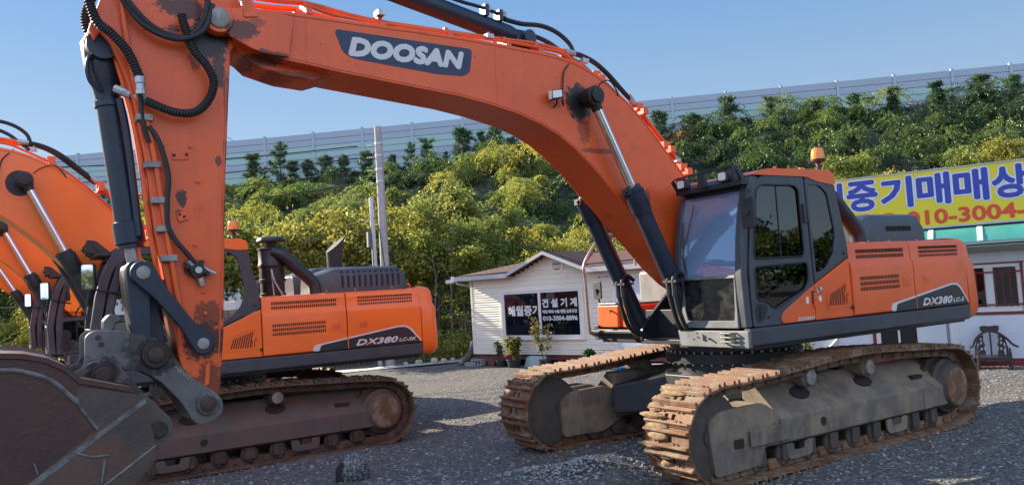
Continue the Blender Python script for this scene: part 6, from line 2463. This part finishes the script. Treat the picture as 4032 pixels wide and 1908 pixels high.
# ------------------------------------------------------------------ shop with its awning, sign, chair
M['yellow'] = mat('yellow_sign_board', (.72, .60, .02), .45, dirt_glint=(.5, .42, .1), dscale=1.2, dlo=.55, dhi=.85, damt=.35)
M['sign_blue'] = mat('blue_sign_letters', (.022, .05, .34), .45)
M['sign_white'] = mat('white_sign_outline', (.66, .70, .76), .45)
M['sign_red'] = mat('red_sign_numbers', (.72, .06, .02), .45)
M['awning'] = mat('green_awning', (.035, .24, .20), .6, col2=(.05, .29, .25), scale=2, dirt_glint=(.16, .27, .24), dscale=2.2, dlo=.5, dhi=.8, damt=.4)
M['awn_rib'] = mat('pale_awning_rib', (.55, .58, .55), .5)
M['darkwood'] = mat('dark_carved_wood', (.035, .022, .02), .4, coat=.2)
M['eave'] = mat('pale_green_soffit', (.33, .40, .34), .7)
M['maroon'] = mat('maroon_trim', (.19, .018, .026), .5)


def build_shop():
    ang = math.atan2(.903, -.43)
    org = (-8.446, -1.112, 0)
    SM = Matrix.Translation(org) @ Matrix.Rotation(ang, 4, 'Z')
    o = thing('shop_building', 'white sided shop with maroon trim, green awning and a barred window', 'shop', org, ang)
    b = laps(lambda z: -.40, lambda z: 3.2, .14, 1.0, .115, 0, .006)
    obj('front_wall', b, 'siding_white', o, smooth=0)
    b = laps(lambda z: -4.6, lambda z: -2.0, .14, 2.3, .115, 0, .014)
    obj('left_wall', b, 'siding_white', o, smooth=0)
    b = MB()
    b.box(-4.6, 3.2, .1, 4, .10, 2.75)
    b.box(-1.16, -.62, .0, .12, .12, 2.3)
    b.box(-.56, -.40, -.04, .11, .12, 2.3)
    b.box(-.42, 3.2, -.03, .1, 2.02, 2.35)
    b.box(.78, 3.2, -.02, .1, 1.0, 2.03)
    obj('wall_core', b, 'siding_white', o)
    b = MB()
    b.box(-.54, -.46, -.055, .0, .12, 2.3)
    obj('door_post', b, 'frame_white', o)
    b = MB()
    b.box(-4.6, 3.2, -.03, .08, -.03, .135)
    b.box(-2.0, -1.93, -.03, .1, .14, 2.3)
    b.box(-.40, 3.2, -.026, .0, 1.0, 1.055)
    b.box(-.40, .80, -.05, -.03, 2.0, 2.03)
    b.box(.74, .785, -.06, -.02, 1.055, 2.0)
    obj('trim', b, 'maroon', o)
    b = MB()
    b.box(-1.93, -1.85, -.03, .1, .14, 2.3)
    obj('door_jamb', b, 'frame_white', o)
    b = MB()
    b.box(-1.85, -1.16, .02, .06, .14, 2.2)
    d = obj('glass_door', b, 'void', o)
    b = MB()
    b.box(-1.52, -1.48, .0, .02, .14, 2.2)
    obj('door_stile', b, 'frame_white', d)
    b = MB()
    for x0, x1, z0, z1 in ((-.40, .74, 1.93, 2.0), (-.40, .74, 1.055, 1.16), (.12, .28, 1.16, 1.93), (.66, .74, 1.16, 1.93), (-.40, -.3, 1.16, 1.93)):
        b.box(x0, x1, -.03, .1, z0, z1)
    w = obj('window_frame', b, 'frame_white', o, .006)
    b = MB()
    b.box(-.3, .12, .02, .03, 1.16, 1.93)
    b.box(.28, .66, .02, .03, 1.16, 1.93)
    obj('window_pane', b, 'pane', w)
    b = MB()
    b.box(-.3, .7, .08, .095, 1.1, 1.98)
    obj('window_interior', b, 'void', w)
    b = MB()
    for z in (1.84, 1.20):
        b.tube([(-.38, -.06, z), (.74, -.06, z)], .014, 6)
    for x in (-.2, -.02, .12, .30, .43, .55, .66):
        b.tube([(x, -.06, 1.15), (x, -.06, 1.88)], .011, 6)
    obj('window_bars', b, 'maroon', w)
    # awning: rolled canvas on ribs
    b = MB()
    prof = [(-.10, 2.74), (-.24, 2.75), (-.42, 2.70), (-.58, 2.58), (-.66, 2.45), (-.64, 2.44), (-.40, 2.62), (-.24, 2.69), (-.10, 2.70)]
    b.prism(prof, -4.6, 3.2, 'x')
    aw = obj('awning', b, 'awning', o, .01)
    b = MB()
    for x in (-4.0, -3.2, -2.4, -1.55, -.72, .13, .98, 1.8, 2.6):
        b.prism([(y - (.012 if i < 5 else -.012), z + (.012 if i < 5 else 0)) for i, (y, z) in enumerate(prof)], x - .05, x + .05, 'x')
    obj('awning_rib', b, 'awn_rib', aw, .004)
    b = MB()
    b.box(-4.6, 3.2, -.68, -.63, 2.40, 2.445)
    b.box(-4.6, 3.2, -.64, -.02, 2.355, 2.375)
    b.prism([(-.64, 2.374), (-.04, 2.30), (-.04, 2.24), (-.1, 2.24)], -4.6, 3.2, 'x')
    obj('soffit', b, 'eave', o)
    b = MB()
    b.box(-4.7, 3.3, -.1, 4.2, 2.755, 2.82)
    obj('flat_roof', b, 'grey', o)
    # sign board on the roof edge
    s = thing('sign_board', 'long yellow sign board with big blue letters above the green awning', 'sign', org, ang)
    # measured on the board plane
    x0, x1 = -3.9, 3.2
    b = MB()
    b.box(x0, x1, -.22, -.12, 2.83, 3.97)
    obj('board', b, 'yellow', s)
    b = MB()
    b.box(x0 - .03, x1 + .03, -.235, -.1, 2.79, 2.83)
    b.box(x0 - .03, x1 + .03, -.235, -.1, 3.97, 3.995)
    obj('board_edge', b, 'trim', s)
    w, h = .56, .60
    glyph = '해월중기매매상사'
    for i, c in enumerate(glyph):
        gx = -2.235 + .66 * (i - 2)
        if i >= 4:
            gx += .02
        y = -.222
        wd = w if c not in '사' else w
        text('letter_outline', c, wd + .0, h, (gx, y, 3.29), (1, 0, 0), (0, 0, 1), 'sign_white', s, .055)
        text('letter', c, wd, h, (gx, y - .004, 3.29), (1, 0, 0), (0, 0, 1), 'sign_blue', s, .026)
    text('phone_number', '010-3004-8896', 3.05, .275, (-1.13, -.222, 2.885), (1, 0, 0), (0, 0, 1), 'sign_red', s, .016)
    text('phone_sign', '☎', .26, .28, (-1.62, -.222, 2.9), (1, 0, 0), (0, 0, 1), 'sign_red', s, .004)
    # carved round back chair
    ch = thing('wooden_chair', 'dark carved round back wooden chair before the white shop wall', 'chair', SM @ V((.16, -.45, -.2)), ang + R(6))
    b = MB()
    b.box(-.29, .29, -.24, .24, .40, .435)
    obj('seat', b, 'darkwood', ch, .01)
    for x in (-.27, .27):
        for y in (-.21, .21):
            b = MB()
            b.tube([(x, y, 0), (x * 1.02, y, .2), (x, y, .40), (x * .97, y * .97, .60)], [.022, .024, .024, .018], 8)
            obj('leg', b, 'darkwood', ch)
    b = MB()
    b.tube([(-.40, -.22, .62), (-.34, -.22, .65), (-.31, -.05, .68), (-.25, .14, .76), (-.12, .25, .86), (0, .28, .89), (.12, .25, .86), (.25, .14, .76), (.31, -.05, .68), (.34, -.22, .65), (.40, -.22, .62)], .022, 8, 4)
    obj('arm_rail', b, 'darkwood', ch)
    b = MB()
    b.prism(rnd([(-.15, .88), (.15, .88), (.16, .93), (.17, .99), (.10, 1.0), (0, .985), (-.10, 1.0), (-.17, .99), (-.16, .93)], .03), .25, .29)
    obj('top_rail', b, 'darkwood', ch, .008)
    b = MB()
    b.tube([(0, .24, .43), (0, .26, .88)], .016, 6)
    for x in (-.27, .27):
        b.tube([(x * .97, .2, .58), (x * .8, .17, .78)], .014, 6)
    obj('spindle', b, 'darkwood', ch)
    for s_ in (-1, 1):
        oo = [(.10, .44), (.22, .44), (.20, .52), (.235, .58), (.20, .63), (.235, .70), (.22, .80), (.12, .82), (.13, .70), (.10, .63), (.13, .56), (.105, .50)]
        ho = [ell(.165, .55, .022, .03, 10), ell(.168, .665, .02, .03, 10), ell(.17, .74, .02, .022, 10)]
        plate('carved_splat', [(s_ * x, z) for x, z in oo], [[(s_ * x, z) for x, z in h_] for h_ in ho], .02, (0, .20, 0), (1, 0, 0), (0, 0, 1), 'darkwood', ch)
    b = MB()
    b.prism([(-.27, .40), (.27, .40), (.27, .33), (.18, .37), (.09, .33), (0, .36), (-.09, .33), (-.18, .37), (-.27, .33)], -.225, -.205)
    obj('seat_apron', b, 'darkwood', ch)
    # plants before the shop
    potted('pale pointed leaf plant before the shop door, just above the near track', SM @ V((-1.05, -.35, -.2)), .15, .25, .40, 12, (.30, .32, .10), 6, leaf=.13)
    potted('small round bright green conifer in a pot beside the shop door post', SM @ V((-.50, -.35, -.2)), .14, .25, .26, 14, (.06, .20, .02), 30, leaf=.05)
    potted('wispy shrub left of the shop seen just past the turntable', SM @ V((-3.35, -.5, -.2)), .16, .25, .62, 7, (.20, .21, .05), 6, leaf=.07)
    b = MB()
    b.tube([(-2.9, -.06, .36), (-2.66, -.10, .62)], .03, 8)
    t = obj('white_pipe', b, 'frame_white')
    t.matrix_world = SM
    tag(t, 'short white pipe leaning on the shop wall above the near track', 'pipe')
    # folded yellow bag on the ground behind the track
    b = MB()
    rings = []
    for i in range(9):
        x = -.45 + .9 * i / 8
        r = .13 * math.sqrt(max(.02, 1 - (x / .47) ** 2)) + .02
        rings.append([(x, r * 1.3 * math.cos(a), .13 + r * math.sin(a) * (1 + .15 * math.sin(3 * a + i))) for a in [2 * PI * k / 12 for k in range(12)]])
    b.loft(rings)
    M['yellow_bag'] = mat('yellow_fabric', (.78, .50, .02), .6, bump=.5, bscale=20)
    t = obj('yellow_bag', b, 'yellow_bag', None, 0, 50)
    t.matrix_world = Matrix.Translation((-6.0, -1.2, .06)) @ Matrix.Rotation(R(112), 4, 'Z')
    tag(t, 'crumpled yellow bag lying on the ground behind the near track', 'bag')


build_shop()

# black netted sack standing on the gravel in the foreground
M['net'] = mat('glossy_black_net', (.03, .033, .036), .22, coat=.6, bump=1., bscale=34, dirt_glint=(.34, .35, .35), dscale=38, dlo=.48, dhi=.6, damt=.7, drough=.3)  # pale flecks put the net's sunlit glints into its colour
b = MB()
rings = []
q = random.Random(8)
for z, r in ((0, .15), (.04, .165), (.12, .172), (.20, .165), (.26, .155), (.31, .13), (.345, .09), (.36, .04)):
    rings.append([(r * (1 + .07 * math.sin(3 * a + z * 9) + .03 * q.random()) * math.cos(a) + .03 * z, r * (1 + .05 * math.cos(2 * a)) * math.sin(a), z + .012 * q.random()) for a in [2 * PI * k / 30 for k in range(30)]])
b.loft(rings)
o = thing('netted_sack', 'shiny black netted sack standing alone on the foreground gravel', 'sack', (4.50, -1.86, -.10), 0)
obj('sack', b, 'net', o, 0, 70)
b = MB()
b.prism(rnd([(.02, .0), (.20, .02), (.19, .22), (.10, .30), (.03, .20)], .05), .10, .15)
b2 = b.xform(Matrix.Rotation(R(-40), 4, 'Z'))
obj('sack_flap', b2, 'rubber', o, .02)

# wooded ridge beyond the camera, seen in the cab windows
b = MB()
C_, R_, T_ = [], [], []
for k in range(420):
    x, y = rng.uniform(-60, 75), rng.uniform(38, 64)
    z = (y - 38) * .20 + 2.6 + rng.uniform(-1.5, 1.6)
    C_.append((x, y, z))
    R_.append(rng.uniform(1.8, 3.2))
    T_.append(PAL[rng.choice((0, 1, 1, 2, 3))])
a = sprays(np.array(C_), np.array(R_), 40, 7, .4, np.array(T_) * .7, .42, .2)
tag(link('far_woods', leaf_mesh('far_woods', a[0], a[1], a[2] * 1.2, a[2] * .8, a[3]), M['leaf']), 'dark wooded ridge on the far side of the road', kind='stuff')
